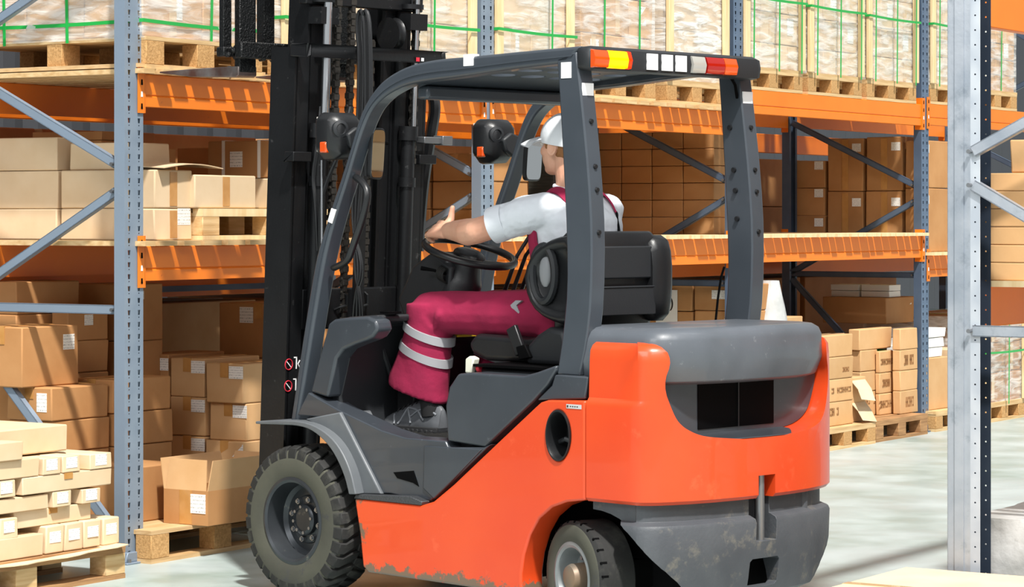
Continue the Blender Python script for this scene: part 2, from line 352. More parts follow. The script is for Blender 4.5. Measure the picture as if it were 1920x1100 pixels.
def rack_frame(i, label, x, y0=0, y1=DEPTH, top=3.4, mats=None, brm=None):
    t = empty('racking_end', label, 'rack frame', RK, x+(0 if i == 9 else .022), y0, 0, 0, 'upright frames of the pallet racking')
    (near_post(t, 0, top, mats, 1), near_post(t, y1-y0, top, mats, -1)) if i == 9 else (post(t, 0, top, True, mats), post(t, (y1-y0), top, False, mats, flip=-1))
    EX = .03 if i == 9 else .014
    for a, b in (NODES if i != 9 else NODES[:4]):
        m = MB(); ya, yb = .04+EX*2, (y1-y0)-.04-EX*2
        if i == 9: ya, yb = yb, ya
        p0, p1 = Vector((-.035-EX*.75, ya, a)), Vector((-.035-EX*.75, yb, b)); d = (p1-p0).normalized(); u = Vector((1, 0, 0)); v = d.cross(u)
        for (w0, w1, h0, h1) in ((-.02, .02, -.002, .002), (.016, .02, -.002, .03), (-.02, -.016, -.002, .03)):
            m.loft([[p+v*aa+u*bb for aa, bb in ((w0, h0), (w1, h0), (w1, h1), (w0, h1))] for p in (p0, p1)])
        br = m.build('brace', brm or mats[0], t, smooth=False)
        m = MB(); m.cyl((-.056-EX*.8, ya+.008, a), (-.036-EX*.8, ya+.008, a), .008, n=8); m.build('bolt', boltm, br)
    for yy in (.03, (y1-y0)-.03):
        m = MB(); m.box((-.09, yy-.07, 0), (.09, yy+.07, .008))
        m.prism([(-.082, .008), (.082, .008), (.062, .05), (-.062, .05)], 1, yy-.05, yy+.04)
        fp = m.build('foot_plate', mats[0], t, bevel=.003)
        for xx in (-.06, .06):
            m = MB(); m.cyl((xx, yy-.055, .008), (xx, yy-.055, .022), .009, n=6); m.build('anchor_bolt', boltm, fp)
    return t
fn = ['first rack frame, blue-grey, at the left edge beside the pile of long cartons', 'second rack frame from the left, behind the driver\'s arm', 'third rack frame, behind the right rear pillar of the forklift',
      'dark blue rack frame at the far right end of the brown carton pallets', 'farthest rack frame of the long row, right of the light steel frame']
for i in range(5):
    rack_frame(i, fn[i], i*BAY, mats=[steelb, slotb] if i < 2 else [steeld, slotd])
NEARV = -3.87
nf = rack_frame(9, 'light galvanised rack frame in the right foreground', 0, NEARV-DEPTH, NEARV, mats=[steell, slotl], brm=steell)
def beam(label, i, z0, z1, v, front=True, bays=1, far=1):
    t = empty('crossbeam', label, 'shelf beam', RK, i*BAY+.086, v, z0, 0, 'orange shelf beams'); L = BAY-.128; h = z1-z0
    if front: pr = [(0, 0), (0, h*.30), (.006, h*.34), (0, h*.38), (0, h*.97), (.004, h), (.046, h), (.05, h-.004), (.05, 0)]
    else: pr = [(0, 0), (0, h-.003), (.003, h), (.05, h), (.05, h*.38), (.044, h*.34), (.05, h*.3), (.05, 0)]
    pts = [(p[0]-.0, p[1]) for p in pr]
    m = MB(); m.prism(pts, 0, 0, L); bm_ = m.build('beam', orange, t, smooth=False)
    for x in (-.0, L):
        m = MB(); s = 1 if x == 0 else -1; zz = (-.03, h+.045); f = -.008 if front else .054
        m.box((x-(.045 if s > 0 else -.005), f, zz[0]), (x+(.005 if s > 0 else .045), f+.004, zz[1]))
        m.box((x-.002, min(f, 0), zz[0]), (x+.002, .05, zz[1]))
        cn = m.build('end_connector', orange, t, smooth=False)
        for k in range(4):
            m = MB(); cx = x-.021*s; cz = zz[0]+.03+k*(zz[1]-zz[0]-.06)/3; y = f-.001 if front else f+.005
            m.mi = 0; m.prism([(cx-.006, cz-.012), (cx+.006, cz-.012), (cx+.004, cz+.012), (cx-.004, cz+.012)], 1, y-.001, y+.001)
            m.build('slot_hook', blackm if k != 1 else white, cn, smooth=False)
    return t
# slatted decks: boards laid across the beams, overhanging the front beam
def deck(label, i, z, v0=-.062, v1=DEPTH+.04, x0=.03, x1=BAY-.03, gap=(.02, .05), w=(.07, .13), mt=None, th=.022, thick=False):
    rnd = random.Random(int(z*100)+i); t = MB(); x = x0
    while x < x1:
        ww = rnd.uniform(*w); ww = min(ww, x1-x); t.box((x, v0+rnd.uniform(-.012, .012), 0), (x+ww, v1, th)); x += ww+rnd.uniform(*gap)
    o = t.build('slatted_deck', mt or wood, smooth=False); put(o, RK, i*BAY, 0, z); tag(o, label, 'shelf deck', 'board decks on the shelves'); return o
LZ0, LZ1 = 1.236, 1.390
UZ = {0: (2.006, 2.15), 1: (2.026, 2.17), 2: (2.17, 2.32), 3: (2.18, 2.33)}
bay_w = ['first bay', 'second bay behind the driver', 'third bay', 'fourth bay at the far right']
for i in range(4):
    u0, u1 = UZ[i]
    if i < 3 or True:
        lo = 0 if i < 3 else -.14
        beam('orange front beam of the lower shelf, '+bay_w[i], i, LZ0+lo, LZ1+lo, 0); beam('shaded rear beam of the lower shelf, '+bay_w[i], i, LZ0+lo, LZ1+lo, DEPTH-.05, False)
        deck('pale board deck on the lower shelf, '+bay_w[i], i, LZ1+lo, gap=(.012, .03) if i else (.02, .045), mt=woodp if i else wood)
    beam('orange front beam of the upper shelf, '+bay_w[i], i, u0, u1, 0); beam('shaded rear beam of the upper shelf, '+bay_w[i], i, u0, u1, DEPTH-.05, False)
    if i < 2: deck('rough board deck under the wrapped loads, upper shelf, '+bay_w[i], i, u1, gap=(.03, .06) if i == 0 else (.02, .04))
# curved plywood sheet lying under the first load, seen through the end frame
m = MB(); R = []
for k in range(13):
    v = -.02+k*.1; z = 2.176+.001-.03*math.sin(PI*min(1, max(0, (v-.15)/1.1)))*0
    R.append([(0.0, v, z), (.9, v, z), (.9, v, z+.018), (0.0, v, z+.018)])
m.loft(R); o = m.build('plywood_sheet', ply); put(o, RK, .035, 0, 0); tag(o, 'plywood sheet on the upper shelf under the first wrapped load', 'plywood sheet')
# near rack beams, seen from inside
def nbeam(label, z0, z1):
    t = empty('crossbeam', label, 'shelf beam', RK, .05, NEARV-.05, z0, 0, 'orange shelf beams')
    m = MB(); m.box((0, 0, 0), (2.75, .05, z1-z0)); m.build('beam', orange, t, bevel=.004)
    m = MB(); m.box((-.002, -.012, -.03), (.004, .058, z1-z0+.03)); m.build('end_connector', orange, t)
nbeam('dark orange beam at the right edge under the stack of flat cartons', 1.115, 1.265); nbeam('dark orange beam in the top right corner', 2.213, 2.37)
t = empty('crossbeam', 'outer orange beam of the near rack, mostly beyond the right edge', 'shelf beam', RK, .05, NEARV-DEPTH, 1.115, 0, 'orange shelf beams')
m = MB(); m.box((0, 0, 0), (2.75, .05, .15)); m.build('beam', orange, t)
m = MB()
for k in range(9): m.box((.06+k*.12, NEARV-DEPTH-.03, 0), (.17+k*.12, NEARV+.02, .022))
o = m.build('slatted_deck', woodp, smooth=False); put(o, RK, 0, 0, 1.265); tag(o, 'pale board deck of the near rack at the right edge', 'shelf deck', 'board decks on the shelves')
# row behind: back-to-back rack beams, dim
BV = 1.35
for i in range(4):
    for z, nm in ((1.1, 'lower'), (2.0, 'upper')):
        m = MB(); m.box((.0, 0, 0), (BAY-.1, .05, .14)); o = m.build('crossbeam', orange, bevel=.004); put(o, RK, i*BAY+.05, BV, z); tag(o, 'dim orange %s beam of the row behind, %s' % (nm, bay_w[i]), 'shelf beam', 'orange shelf beams')

# cartons of the row behind, dim
for i in range(4):
    for lv, (z, hs) in enumerate(((.145, (.42, .40)), (1.26, (.34, .30)))):
        m = MB(); m.box((0, 0, 0), (BAY-.1, .95, .02)); o = m.build('shelf_board' if lv else 'pallet_board', wood2); put(o, RK, i*BAY+.05, BV+.03, z-.022); tag(o, 'dim board under the %s back-row cartons, %s' % (['ground', 'shelf'][lv], bay_w[i]), 'shelf board', 'board decks on the shelves')
        if lv == 0:
            m = MB()
            for k in range(6): m.box((.03+k*.5, 0, 0), (.13+k*.5, .95, z-.022))
            o = m.build('pallet_bearer', wood2); put(o, RK, i*BAY+.05, BV+.03, 0); tag(o, 'dim bearers under the back-row cartons, %s' % bay_w[i], 'pallet bearers')
# ---------------------------------------------------------------- cartons, pallets, wrapped loads
def quad_patch(o_parent, name, mt, face, w, d, h, a, b, pw, ph, off=.0012):
    """a thin sheet stuck on face 'e' (end, -x), 'f' (front, -y) or 't' (top); a,b are fractions of the face"""
    m = MB(); t = .0012
    if face == 'f': cx = -w/2+a*w; cz = b*h; m.box((cx-pw/2, -d/2-off-t, cz-ph/2), (cx+pw/2, -d/2-off+t*.6, cz+ph/2))
    elif face == 'e': cy = d/2-a*d; cz = b*h; m.box((-w/2-off-t, cy-pw/2, cz-ph/2), (-w/2-off+t*.6, cy+pw/2, cz+ph/2))
    else: m.box((-w/2+a*w-pw/2, -d/2+b*d-ph/2, h), (-w/2+a*w+pw/2, -d/2+b*d+ph/2, h+t))
    return m.build(name, mt, o_parent, smooth=False)
USED = {}
def carton(label, u, v, z, w, d, h, mt=None, lab=None, tape=None, rz=0, group='cartons on the racking', cat='carton', prnt=None, name='carton', straps=None, tm=None, wob=.004):
    r = random.Random(label); m = MB(); m.box((-w/2, -d/2, 0), (w/2, d/2, h))
    for vt in m.bm.verts: vt.co += Vector([r.uniform(-wob, wob) for _ in range(2)]+[0 if vt.co.z < .001 else r.uniform(-wob*.6, wob*.2)])
    seam = MB(); o = m.build(name, mt or card, bevel=min(.006, h*.05), seg=2)
    put(o, RK, u+w/2, v+d/2, z, rz); tag(o, label, cat, group)
    if tape:
        tw = .05
        if tape == 'e':
            m = MB(); m.box((-w/2-.002, -tw/2, h-.0005), (w/2, tw/2, h+.0018)); m.box((-w/2-.0026, -tw/2, h-min(.08, h*.35)), (-w/2-.0005, tw/2, h+.0018)); m.build('tape', tm or tapem, o, smooth=False)
        if tape == 'f':
            m = MB(); m.box((-tw/2, -d/2-.002, h-.0005), (tw/2, d/2, h+.0018)); m.box((-tw/2, -d/2-.0026, h-min(.08, h*.35)), (tw/2, -d/2-.0005, h+.0018)); m.build('tape', tm or tapem, o, smooth=False)
        if tape == 'E':
            m = MB(); m.box((-w/2-.0026, -tw/2, .01), (-w/2-.0005, tw/2, h-.01)); m.build('tape', tm or tapem, o, smooth=False)
        if tape == 'F':
            m = MB(); m.box((-tw/2, -d/2-.0026, .01), (tw/2, -d/2-.0005, h-.01)); m.build('tape', tm or tapem, o, smooth=False)
    if lab: quad_patch(o, 'label', labm, lab[0], w, d, h, *lab[1:])
    if prnt:                                                      # rows of brown carton print
        f, a, b, sw, sh = prnt; m = MB(); n = 7
        for k in range(n):
            if r.random() < .12: continue
            x = -sw/2+sw*k/n; hh = sh
            seg = [(0, 0, .25, 1), (.0, .4, .75, .6), (.55, 0, .8, 1)] if k % 3 else [(0, 0, .8, .22), (0, .78, .8, 1), (.55, 0, .8, 1)]
            for (p0, q0, p1, q1) in seg:
                X0, X1 = x+p0*sw/n, x+p1*sw/n; Z0, Z1 = b*h+q0*hh-hh/2, b*h+q1*hh-hh/2
                if f == 'f': c = -w/2+a*w; m.box((c+X0, -d/2-.0022, Z0), (c+X1, -d/2-.0006, Z1))
                else: c = d/2-a*d; m.box((-w/2-.0022, c-X1, Z0), (-w/2-.0006, c-X0, Z1))
        m.build('print', inkb, o, smooth=False)
    if straps:
        for fr_ in straps:
            m = MB(); y = d/2-fr_*d; e = .002
            m.box((-w/2-e, y-.009, -.000), (-w/2, y+.009, h+e)); m.box((-w/2-e, y-.009, h), (w/2, y+.009, h+e)); m.build('white_strap', wstrap, o, smooth=False)
    return o
LV = ['bottom', 'second', 'third', 'fourth', 'fifth', 'sixth', 'seventh']
def corner(xc, v=None, u=None, y=None, z=None):
    if v is not None: return RK.hit(xc, 500 if y is None else y, 1, v)
    if u is not None: return RK.hit(xc, 500 if y is None else y, 0, u)
    return RK.hit(xc, y, 2, z)
def S(where, v, xc, xl, xr, zb, ys, opts=None, w=None, d=None, u=None, mt=None, colour='tan', **kw):
    """a stack of cartons: near vertical edge at picture column xc, end face reaching to xl, aisle face to xr, top edges at rows ys"""
    p = corner(xc, v=v, u=u); uc, vc = p[0], p[1]
    W = w if w else RK.hit(xr, 500, 1, vc)[0]-uc
    D = d if d else RK.hit(xl, 500, 0, uc)[1]-vc
    z = zb; out = []; n = len(ys)
    for k, y in enumerate(ys):
        zt = RK.hit(xc, y, 1, vc)[2]; o = dict(kw); o.update((opts or {}).get(k, {}))
        pos = '' if n == 1 else (', topmost' if k == n-1 else ', '+LV[k]+(' one' if k == 0 else ' one up'))
        lab = o.pop('says', '%s %s%s' % (o.pop('colour', colour), where, pos)); o.pop('colour', None)
        du = o.pop('du', 0); dv = o.pop('dv', 0); ww = o.pop('w', W); dd = o.pop('d', D)
        out.append(carton(lab, uc+du, vc+dv, z, ww-.006, dd-.006, zt-z-.001, mt=o.pop('mt', mt), **o)); z = zt
    return out
PAL = {}
def pallet(label, u, v, z, L=.8, W=1.0, rz=0, mt=None, bl=None, solid=False, runners=True, H=.144):
    """block pallet; L along the aisle, W into the rack"""
    t = empty('wooden_pallet', label, 'pallet', RK, u+L/2, v+W/2, z, rz, 'wooden pallets'); mt = mt or wood; bl = bl or chip
    m = MB(); r = random.Random(label)
    if solid: m.box((-L/2, -W/2, H-.018), (L/2, W/2, H))
    else:
        n = 7
        for k in range(n):
            y0 = -W/2+k*(W/n); m.box((-L/2+r.uniform(-.004, .004), y0, H-.02), (L/2+r.uniform(-.004, .004), y0+W/n-.018-r.uniform(0, .01), H))
    m.build('top_boards', mt, t, smooth=False)
    bt = H-.018 if solid else H-.036
    if not solid:
        m = MB()
        for y in (-1, 0, 1): m.box((-L/2, y*(W/2-.05)-.05, H-.036), (L/2, y*(W/2-.05)+.05, H-.02))
        m.build('stringer_boards', mt, t, smooth=False)
    z0 = .02 if runners else 0
    for ix in (-1, 0, 1):
        for iy in (-1, 0, 1):
            bx, by = (.062, .045)
            cx, cy = ix*(L/2-bx), iy*(W/2-by); m = MB(); m.box((cx-bx, cy-by, z0), (cx+bx, cy+by, bt)); m.build('block', bl, t, bevel=.003, seg=1)
    if runners:
        for iy in (-1, 0, 1):
            m = MB(); cy = iy*(W/2-.05); m.box((-L/2, cy-.05, 0), (L/2, cy+.05, .02)); m.build('bottom_runner', mt, t, smooth=False)
    return t
def strapg(label, u0, u1, v0, v1, zs, z0, z1, us=(), vs_=(), wd=.016, e=.012):
    """green straps round one load: hoops at heights zs, and lengths down the front at us"""
    m = MB(); a, b, c, d = u0-e, u1+e, v0-e, v1+e
    for z in zs:
        for p, q in (((a, c), (b, c)), ((b, c), (b, d)), ((b, d), (a, d)), ((a, d), (a, c))):
            for k in range(6):
                f0, f1 = k/6, (k+1)/6; za = z-.006*math.sin(PI*f0); zb = z-.006*math.sin(PI*f1)
                m.bar((p[0]+(q[0]-p[0])*f0, p[1]+(q[1]-p[1])*f0, za), (p[0]+(q[0]-p[0])*f1, p[1]+(q[1]-p[1])*f1, zb), .002, wd)
    for u in us:
        m.bar((u, c-.002, z0), (u+.012, c-.002, z1), wd, .002, up=(0, 1, 0)); m.bar((u+.012, c, z1), (u+.012, d, z1), wd, .002)
    for v in vs_:
        m.bar((a-.002, v, z0), (a-.002, v+.01, z1), wd, .002, up=(1, 0, 0)); m.bar((a, v+.01, z1), (b, v+.01, z1), wd, .002)
    o = m.build('green_strapping', green, smooth=False); put(o, RK, 0, 0, 0); tag(o, label, 'strapping', 'green straps round the wrapped loads'); return o
def wrap(label, u0, u1, v0, v1, z0, z1, mt, skirt=.0, seed=1):
    """stretch film drawn round a load, creased"""
    m = MB(); e = .009; nz = 26; R = []
    per = []
    nu, nv = 20, 22
    for k in range(nu): per.append((u0-e+(u1-u0+2*e)*k/nu, v0-e, 0, -1))
    for k in range(nv): per.append((u1+e, v0-e+(v1-v0+2*e)*k/nv, 1, 0))
    for k in range(nu): per.append((u1+e-(u1-u0+2*e)*k/nu, v1+e, 0, 1))
    for k in range(nv): per.append((u0-e, v1+e-(v1-v0+2*e)*k/nv, -1, 0))
    for j in range(nz+1):
        z = z0+(z1-z0)*j/nz; ring = []
        for i, (a, b, nx, ny) in enumerate(per):
            q = noise.noise(Vector((a*5+seed, b*5, z*9)))*.007+noise.noise(Vector((a*12+seed, b*12, z*4)))*.003; q = abs(q); ring.append((a+nx*q, b+ny*q, z))
        R.append(ring)
    m.loft(R, cap=False); o = m.build('stretch_film', mt, ang=60); put(o, RK, 0, 0, 0); tag(o, label, 'plastic film', 'stretch film round the loads'); return o
def load(nm, _, u0, u1, v0, v1, z, hs, nu=2, nv=2, mt=None, flm=None, hoop=(), us=(), vs_=(), posts=False, palk=None, film_z=None, labs=True):
    pallet('pale pallet under the %s' % nm, u0, v0-.02, z, u1-u0, v1-v0+.04, **(palk or {})); zz = z+.145
    pw = (u1-u0)/nu; pd = (v1-v0)/nv; zb = zz; ins = .022 if posts else 0
    for k, h in enumerate(hs):
        for i in range(nu):
            for j in range(nv):
                if j and i: continue                                  # hidden inside the load
                q_ = RK.w(u0+i*pw, v0, zb)
                if HORIZON-F*(q_.z-CAM_H)/q_.y < -12: continue        # wholly above the picture
                col = ['left', 'right'][i] if nu == 2 else (['left', 'middle', 'right'][i] if nu == 3 else 'single')
                lay = LV[k]; row = 'front' if j == 0 else ('back' if j == nv-1 else 'middle')
                if nv > 3 and 0 < j < nv-1: row = 'middle' if j == 1 else 'second middle'
                carton('carton in the %s, %s layer, %s row, %s column' % (nm, lay, row, col), u0+i*pw+.003+(ins if i == 0 else 0), v0+j*pd+.003, zb, pw-.006-(ins if nu == 1 else (ins if i in (0, nu-1) else 0)), pd-.006, h-.003, mt=mt or (card if not posts else cardp), group='cartons in the wrapped loads',
                       lab=(('e' if j else 'f'), .55, .6, .09, .11) if labs and (i+j+k) % 3 == 0 else None, tape='F' if (i+k) % 2 == 0 else 'E', tm=tapec)
        zb += h
    if flm: wrap('stretch film around the '+nm, u0, u1, v0, v1, zz-.01 if film_z is None else zz+film_z, zb, flm, seed=u0*3)
    if posts:
        for i, uu in enumerate((u0-.006, u1-.054)):
            m = MB(); m.box((uu, v0-.040, zz), (uu+.06, v0-.016, zb+.05)); o = m.build('wooden_batten', woodp, bevel=.003); put(o, RK, 0, 0, 0)
            tag(o, 'upright pale batten at the %s edge of the %s' % (['left', 'right'][i], nm), 'wooden batten', 'upright battens on the loads')
    if hoop or us: strapg('green straps around the '+nm, u0, u1, v0-(.04 if posts else 0), v1, hoop, zz-.02, zb+.004, us, vs_)
    return zb
# ---- upper shelf, bay 1
Z = UZ[0][1]+.022; V0 = -.03
load('leftmost wrapped load', 'a', .07, .90, V0+.02, 1.03, Z, (.235, .235), 2, 3, flm=filmc, hoop=(2.385,), us=(.53,), vs_=(.42, .80), palk=dict(solid=True))
load('wrapped load behind the mast', 'b', 1.05, 1.83, V0+.02, 1.0, Z, (.235, .235, .2), 2, 2, flm=filmc, hoop=(2.46,), us=(1.3,), posts=True)
load('wrapped load right of the mast', 'c', 1.97, 2.74, V0+.05, 1.0, Z, (.2, .2, .2, .1), 2, 2, flm=filmc, hoop=(2.50,), us=(2.32,), posts=True)
Z = UZ[1][1]+.022; b0 = BAY
load('wrapped load above the driver', 'd', b0+.1, b0+.88, V0+.05, 1.0, Z, (.2, .2, .2, .15), 2, 2, flm=filmc, hoop=(2.52,), us=(b0+.62,), posts=True)
load('wrapped load above the lit lamp', 'e', b0+.97, b0+1.78, V0+.02, 1.0, Z, (.22, .22, .22, .12), 3, 2, flm=filmc, us=(b0+1.2, b0+1.6))
load('white-wrapped load', 'f', b0+1.95, b0+2.70, V0+.04, 1.0, Z, (.3, .3, .25), 1, 2, mt=cardp, flm=filmw, posts=True, labs=False)
Z = UZ[2][1]; b0 = 2*BAY
for k, nm in enumerate(('first of three battened loads', 'second of three battened loads', 'third of three battened loads')):
    u = b0+.10+k*.90
    load(nm, 'g', u, u+.82, V0+.05, 1.0, Z, (.16, .2, .2, .2), 3, 2, flm=filmc, hoop=(2.9-.005*k,), us=(u+.07, u+.42, u+.74), posts=True)
b0 = 3*BAY; Z = UZ[3][1]
load('battened load behind the light frame', 'h', b0+.12, b0+.92, V0+.05, 1.0, Z, (.2, .2, .2, .2), 3, 2, flm=filmc, hoop=(2.9,), us=(b0+.2,), posts=True)
load('sagging load top right', 'i', b0+1.0, b0+1.75, V0+.05, 1.0, Z, (.12, .12, .12, .1), 2, 2, flm=filmc, us=(b0+1.1, b0+1.45))
# ---- lower shelf, bay 1
zl = LZ1+.023
S('wide carton behind the left post on the lower shelf', .10, 290, 112, 361, zl, [390, 317], {0: dict(lab=('f', .78, .74, .09, .075), tape='F'), 1: dict(tape='F')}, mt=cardp, colour='pale')
S('carton at the left picture edge, lower shelf', None, 107, -75, 250, zl, [391, 319, 256], u=corner(290, v=.10)[0], w=.20, mt=cardp, colour='pale')
p = corner(290, v=.10); z3 = RK.hit(290, 317, 1, .10)[2]
carton('pale long carton on top behind the left post, lower shelf', p[0]+.02, .26, z3, .28, .36, .125, mt=cardp)
carton('open-flap shaded carton behind the top left carton, lower shelf', p[0]+.345, .5, z3-.145, .28, .14, .255, mt=card2)
m = MB(); R = []
for k in range(9): f = k/8; R.append([(.0+f*.42, -.02-.0*f, .004+.02*math.sin(f*3)), (.0+f*.42, .26, .018+.02*math.sin(f*3)), (.0+f*.42, .26, .022+.02*math.sin(f*3)), (.0+f*.42, -.02, .008+.02*math.sin(f*3))])
m.loft(R); o = m.build('cardboard_flap_sheet', cardp); put(o, RK, p[0]+.02, .11-.03, z3); tag(o, 'loose sheet of cardboard lying bent over the carton right of the left post', 'cardboard sheet')
pallet('small pale pallet on the lower shelf right of the left post', RK.hit(361, 500, 1, .10)[0]+.012, .05, zl, 1.08, .55, mt=woodp, bl=wood)
zp = zl+.146
S('pale carton standing on the small pallet of the lower shelf', .07, 366, 336, 482, zp, [326], {0: dict(tape='F')}, mt=cardp, colour='wide')
S('carton with white straps on the small pallet beside the mast', .12, 504, 483, 575, zp, [333, 262], {0: dict(colour='brown', straps=(.5,)), 1: dict(colour='brown', mt=card2, d=.40, dv=-.02, straps=(.25, .8), says='brown carton with two white straps and a square stamp, next to the mast', lab=('e', .45, .5, .075, .075))}, mt=cardp, d=.3)
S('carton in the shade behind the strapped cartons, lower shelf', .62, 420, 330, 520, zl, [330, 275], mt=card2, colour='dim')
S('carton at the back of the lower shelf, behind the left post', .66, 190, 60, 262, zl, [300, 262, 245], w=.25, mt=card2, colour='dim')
# ---- ground, bay 1
G = .145
pallet('solid-topped pallet under the open carton beside the front tyre', .02, -.10, 0, 1.0, 1.1, mt=ply, solid=True)
pallet('pallet under the taped cartons behind the mast, ground level', 1.08, -.05, 0, 1.1, 1.1)
# open carton
c = corner(390, y=986, z=G); uc, vc = c[0], c[1]; W = RK.hit(505, 900, 1, vc)[0]-uc; D = RK.hit(307, 900, 0, uc)[1]-vc
hb = RK.hit(390, 921, 1, vc)[2]-G; hf = RK.hit(390, 864, 1, vc)[2]-G-hb
t = empty('open_carton', 'open empty carton with upright flaps, by the front tyre', 'carton', RK, uc+W/2, vc+D/2, G, 0, 'cartons on the racking')
m = MB(); q = .006
for a, b in (((-W/2, -D/2, 0), (W/2, -D/2+q, hb)), ((-W/2, D/2-q, 0), (W/2, D/2, hb)), ((-W/2, -D/2+q, 0), (-W/2+q, D/2-q, hb)), ((W/2-q, -D/2+q, 0), (W/2, D/2-q, hb)), ((-W/2+q, -D/2+q, 0), (W/2-q, D/2-q, q))): m.box(a, b)
m.build('body', card2, t, smooth=False)
for a, b, tilt in (((-W/2, -D/2), (W/2, -D/2), (0, -.02)), ((-W/2, D/2), (W/2, D/2), (0, .03)), ((-W/2, -D/2+.012), (-W/2, D/2-.012), (.02, 0)), ((W/2, -D/2+.012), (W/2, D/2-.012), (.05, 0))):
    m = MB(); A = Vector((a[0], a[1], hb)); B = Vector((b[0], b[1], hb)); n_ = Vector((tilt[0], tilt[1], hf)); s_ = Vector((0, q*.8, 0)) if a[1] == b[1] else Vector((q*.8, 0, 0))
    sg = -1 if (a[1] > 0 and a[1] == b[1]) or (a[0] > 0 and a[0] == b[0]) else 1; s_ = s_*sg; ins = (B-A).normalized()*.02
    m.loft([[A, B, B+s_, A+s_], [A+n_+ins*.6, B+n_-ins*.4, B+n_+s_-ins*.4, A+n_+s_+ins*.6]]); m.build('flap', card, t, smooth=False)
quad_patch(t, 'label', labm, 'e', W, D, hb, .78, .62, .085, .085)
m = MB(); m.box((-W/2-.0022, -.035, .002), (-W/2-.0004, .035, hb)); m.build('tape', tapem, t, smooth=False)
S('upright carton between the left post and the open carton', .16, 236, 200, 309, G, [878], mt=card2, colour='brown', h=None) if False else carton('upright brown carton between the left post and the open carton', .12, .16, G, .42, .3, .25, mt=card2)
# left pile seen through the frame
pallet('pallet under the left pile, seen through the first frame', .04, .36, 0, .95, .7) if False else None
for (nm, v, xc, xl, xr) in (('carton in the left pile, left stack', .50, 97, 12, 204), ('carton in the left pile, second stack beside the post', .48, 213, 195, 322)):
    S(nm, v, xc, xl, xr, G, [915, 850, 790, 727] if xc == 97 else [905, 838, 775, 712], {3: dict(lab=('e', .78, .55, .06, .085) if xc == 97 else None, tape='e'), 2: dict(lab=('e', .9, .5, .06, .08) if xc == 97 else None, du=.012), 1: dict(du=.01)}, mt=card2, colour='brown', d=.27 if xc == 213 else None)
p1_ = corner(97, v=.50); zt1 = RK.hit(97, 727, 1, .50)[2]
S('big carton with a printed label on top of the left pile', .60, 60, -25, 165, zt1, [612], {0: dict(lab=('f', .82, .72, .075, .07), du=-.06, tape='e')}, mt=card2, colour='brown')
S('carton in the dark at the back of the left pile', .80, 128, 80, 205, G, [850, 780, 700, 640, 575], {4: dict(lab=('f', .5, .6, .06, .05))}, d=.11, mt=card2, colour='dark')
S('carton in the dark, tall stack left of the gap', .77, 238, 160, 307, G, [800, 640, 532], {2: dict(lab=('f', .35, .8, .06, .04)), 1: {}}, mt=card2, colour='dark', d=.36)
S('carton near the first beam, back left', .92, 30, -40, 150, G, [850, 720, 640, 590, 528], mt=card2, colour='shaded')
# middle pile with white labels
oc = {k: dict(lab=('e', .82, .78, .085, .06), tape='e') for k in range(5)}
S('carton in the front labelled pile beside the mast', .26, 455, 385, 560, G, [905, 828, 757, 682], {**oc, 2: dict(oc[2], du=.03), 3: dict(oc[3])}, mt=card, colour='tan')
S('carton in the labelled pile, stack behind the front one', None, 383, 318, 470, G, [890, 818, 745, 672], oc, u=corner(455, v=.26)[0]+.005, w=.44, mt=card, colour='tan')
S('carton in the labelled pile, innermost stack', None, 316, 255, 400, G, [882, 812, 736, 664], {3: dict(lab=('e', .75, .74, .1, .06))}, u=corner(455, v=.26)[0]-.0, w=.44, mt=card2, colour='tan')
S('tall shaded carton with a white label behind the labelled pile', .45, 500, 378, 545, G+.60, [618, 532], {1: dict(lab=('e', .43, .82, .08, .07), tape='e'), 0: dict(lab=('e', .7, .4, .05, .03))}, mt=card2, colour='brown') if False else None
uu = corner(455, v=.26)[0]+.52
for k, (z0, hh) in enumerate(((G, .33), (G+.331, .33), (G+.662, .28))):
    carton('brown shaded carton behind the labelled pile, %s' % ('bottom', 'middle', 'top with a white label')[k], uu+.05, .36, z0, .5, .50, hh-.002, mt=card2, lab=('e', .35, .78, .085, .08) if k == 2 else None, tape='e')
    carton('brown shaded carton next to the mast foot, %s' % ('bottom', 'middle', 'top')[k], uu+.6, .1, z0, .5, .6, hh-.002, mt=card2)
# row behind, seen through the gaps
for i in range(4):
    for lv, (z, hs) in enumerate(((.146, (.42, .50)), (1.261, (.34, .36)))):
        for j, h in enumerate(hs):
            for k in range(3):
                if i == 2 and lv == 1 and k < 2: continue
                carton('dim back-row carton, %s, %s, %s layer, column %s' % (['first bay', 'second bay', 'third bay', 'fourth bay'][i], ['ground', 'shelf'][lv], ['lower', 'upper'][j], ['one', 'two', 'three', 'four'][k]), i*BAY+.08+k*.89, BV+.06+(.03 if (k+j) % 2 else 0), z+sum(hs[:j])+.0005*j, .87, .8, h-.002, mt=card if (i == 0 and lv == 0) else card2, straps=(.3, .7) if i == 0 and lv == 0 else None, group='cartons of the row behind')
m = MB(); m.box((0, 0, 0), (2.7, .03, .03)); o = m.build('rack_rail', steeld); put(o, RK, .1, 1.25, 1.13); tag(o, 'dark grey horizontal rail in the gap above the labelled pile', 'rail')
# ---- lower shelf, second bay: a brown stack at the driver's side and beyond
b0 = BAY
for k in range(3):
    for j in range(3):
        carton('dim carton on the lower shelf beyond the mast, %s layer, %s row' % (['bottom', 'middle', 'top'][k], ['front', 'second', 'rear'][j]), b0+.12, .12+j*.32, zl+k*.15, .5, .30, .148, mt=card2, group='cartons on the racking')
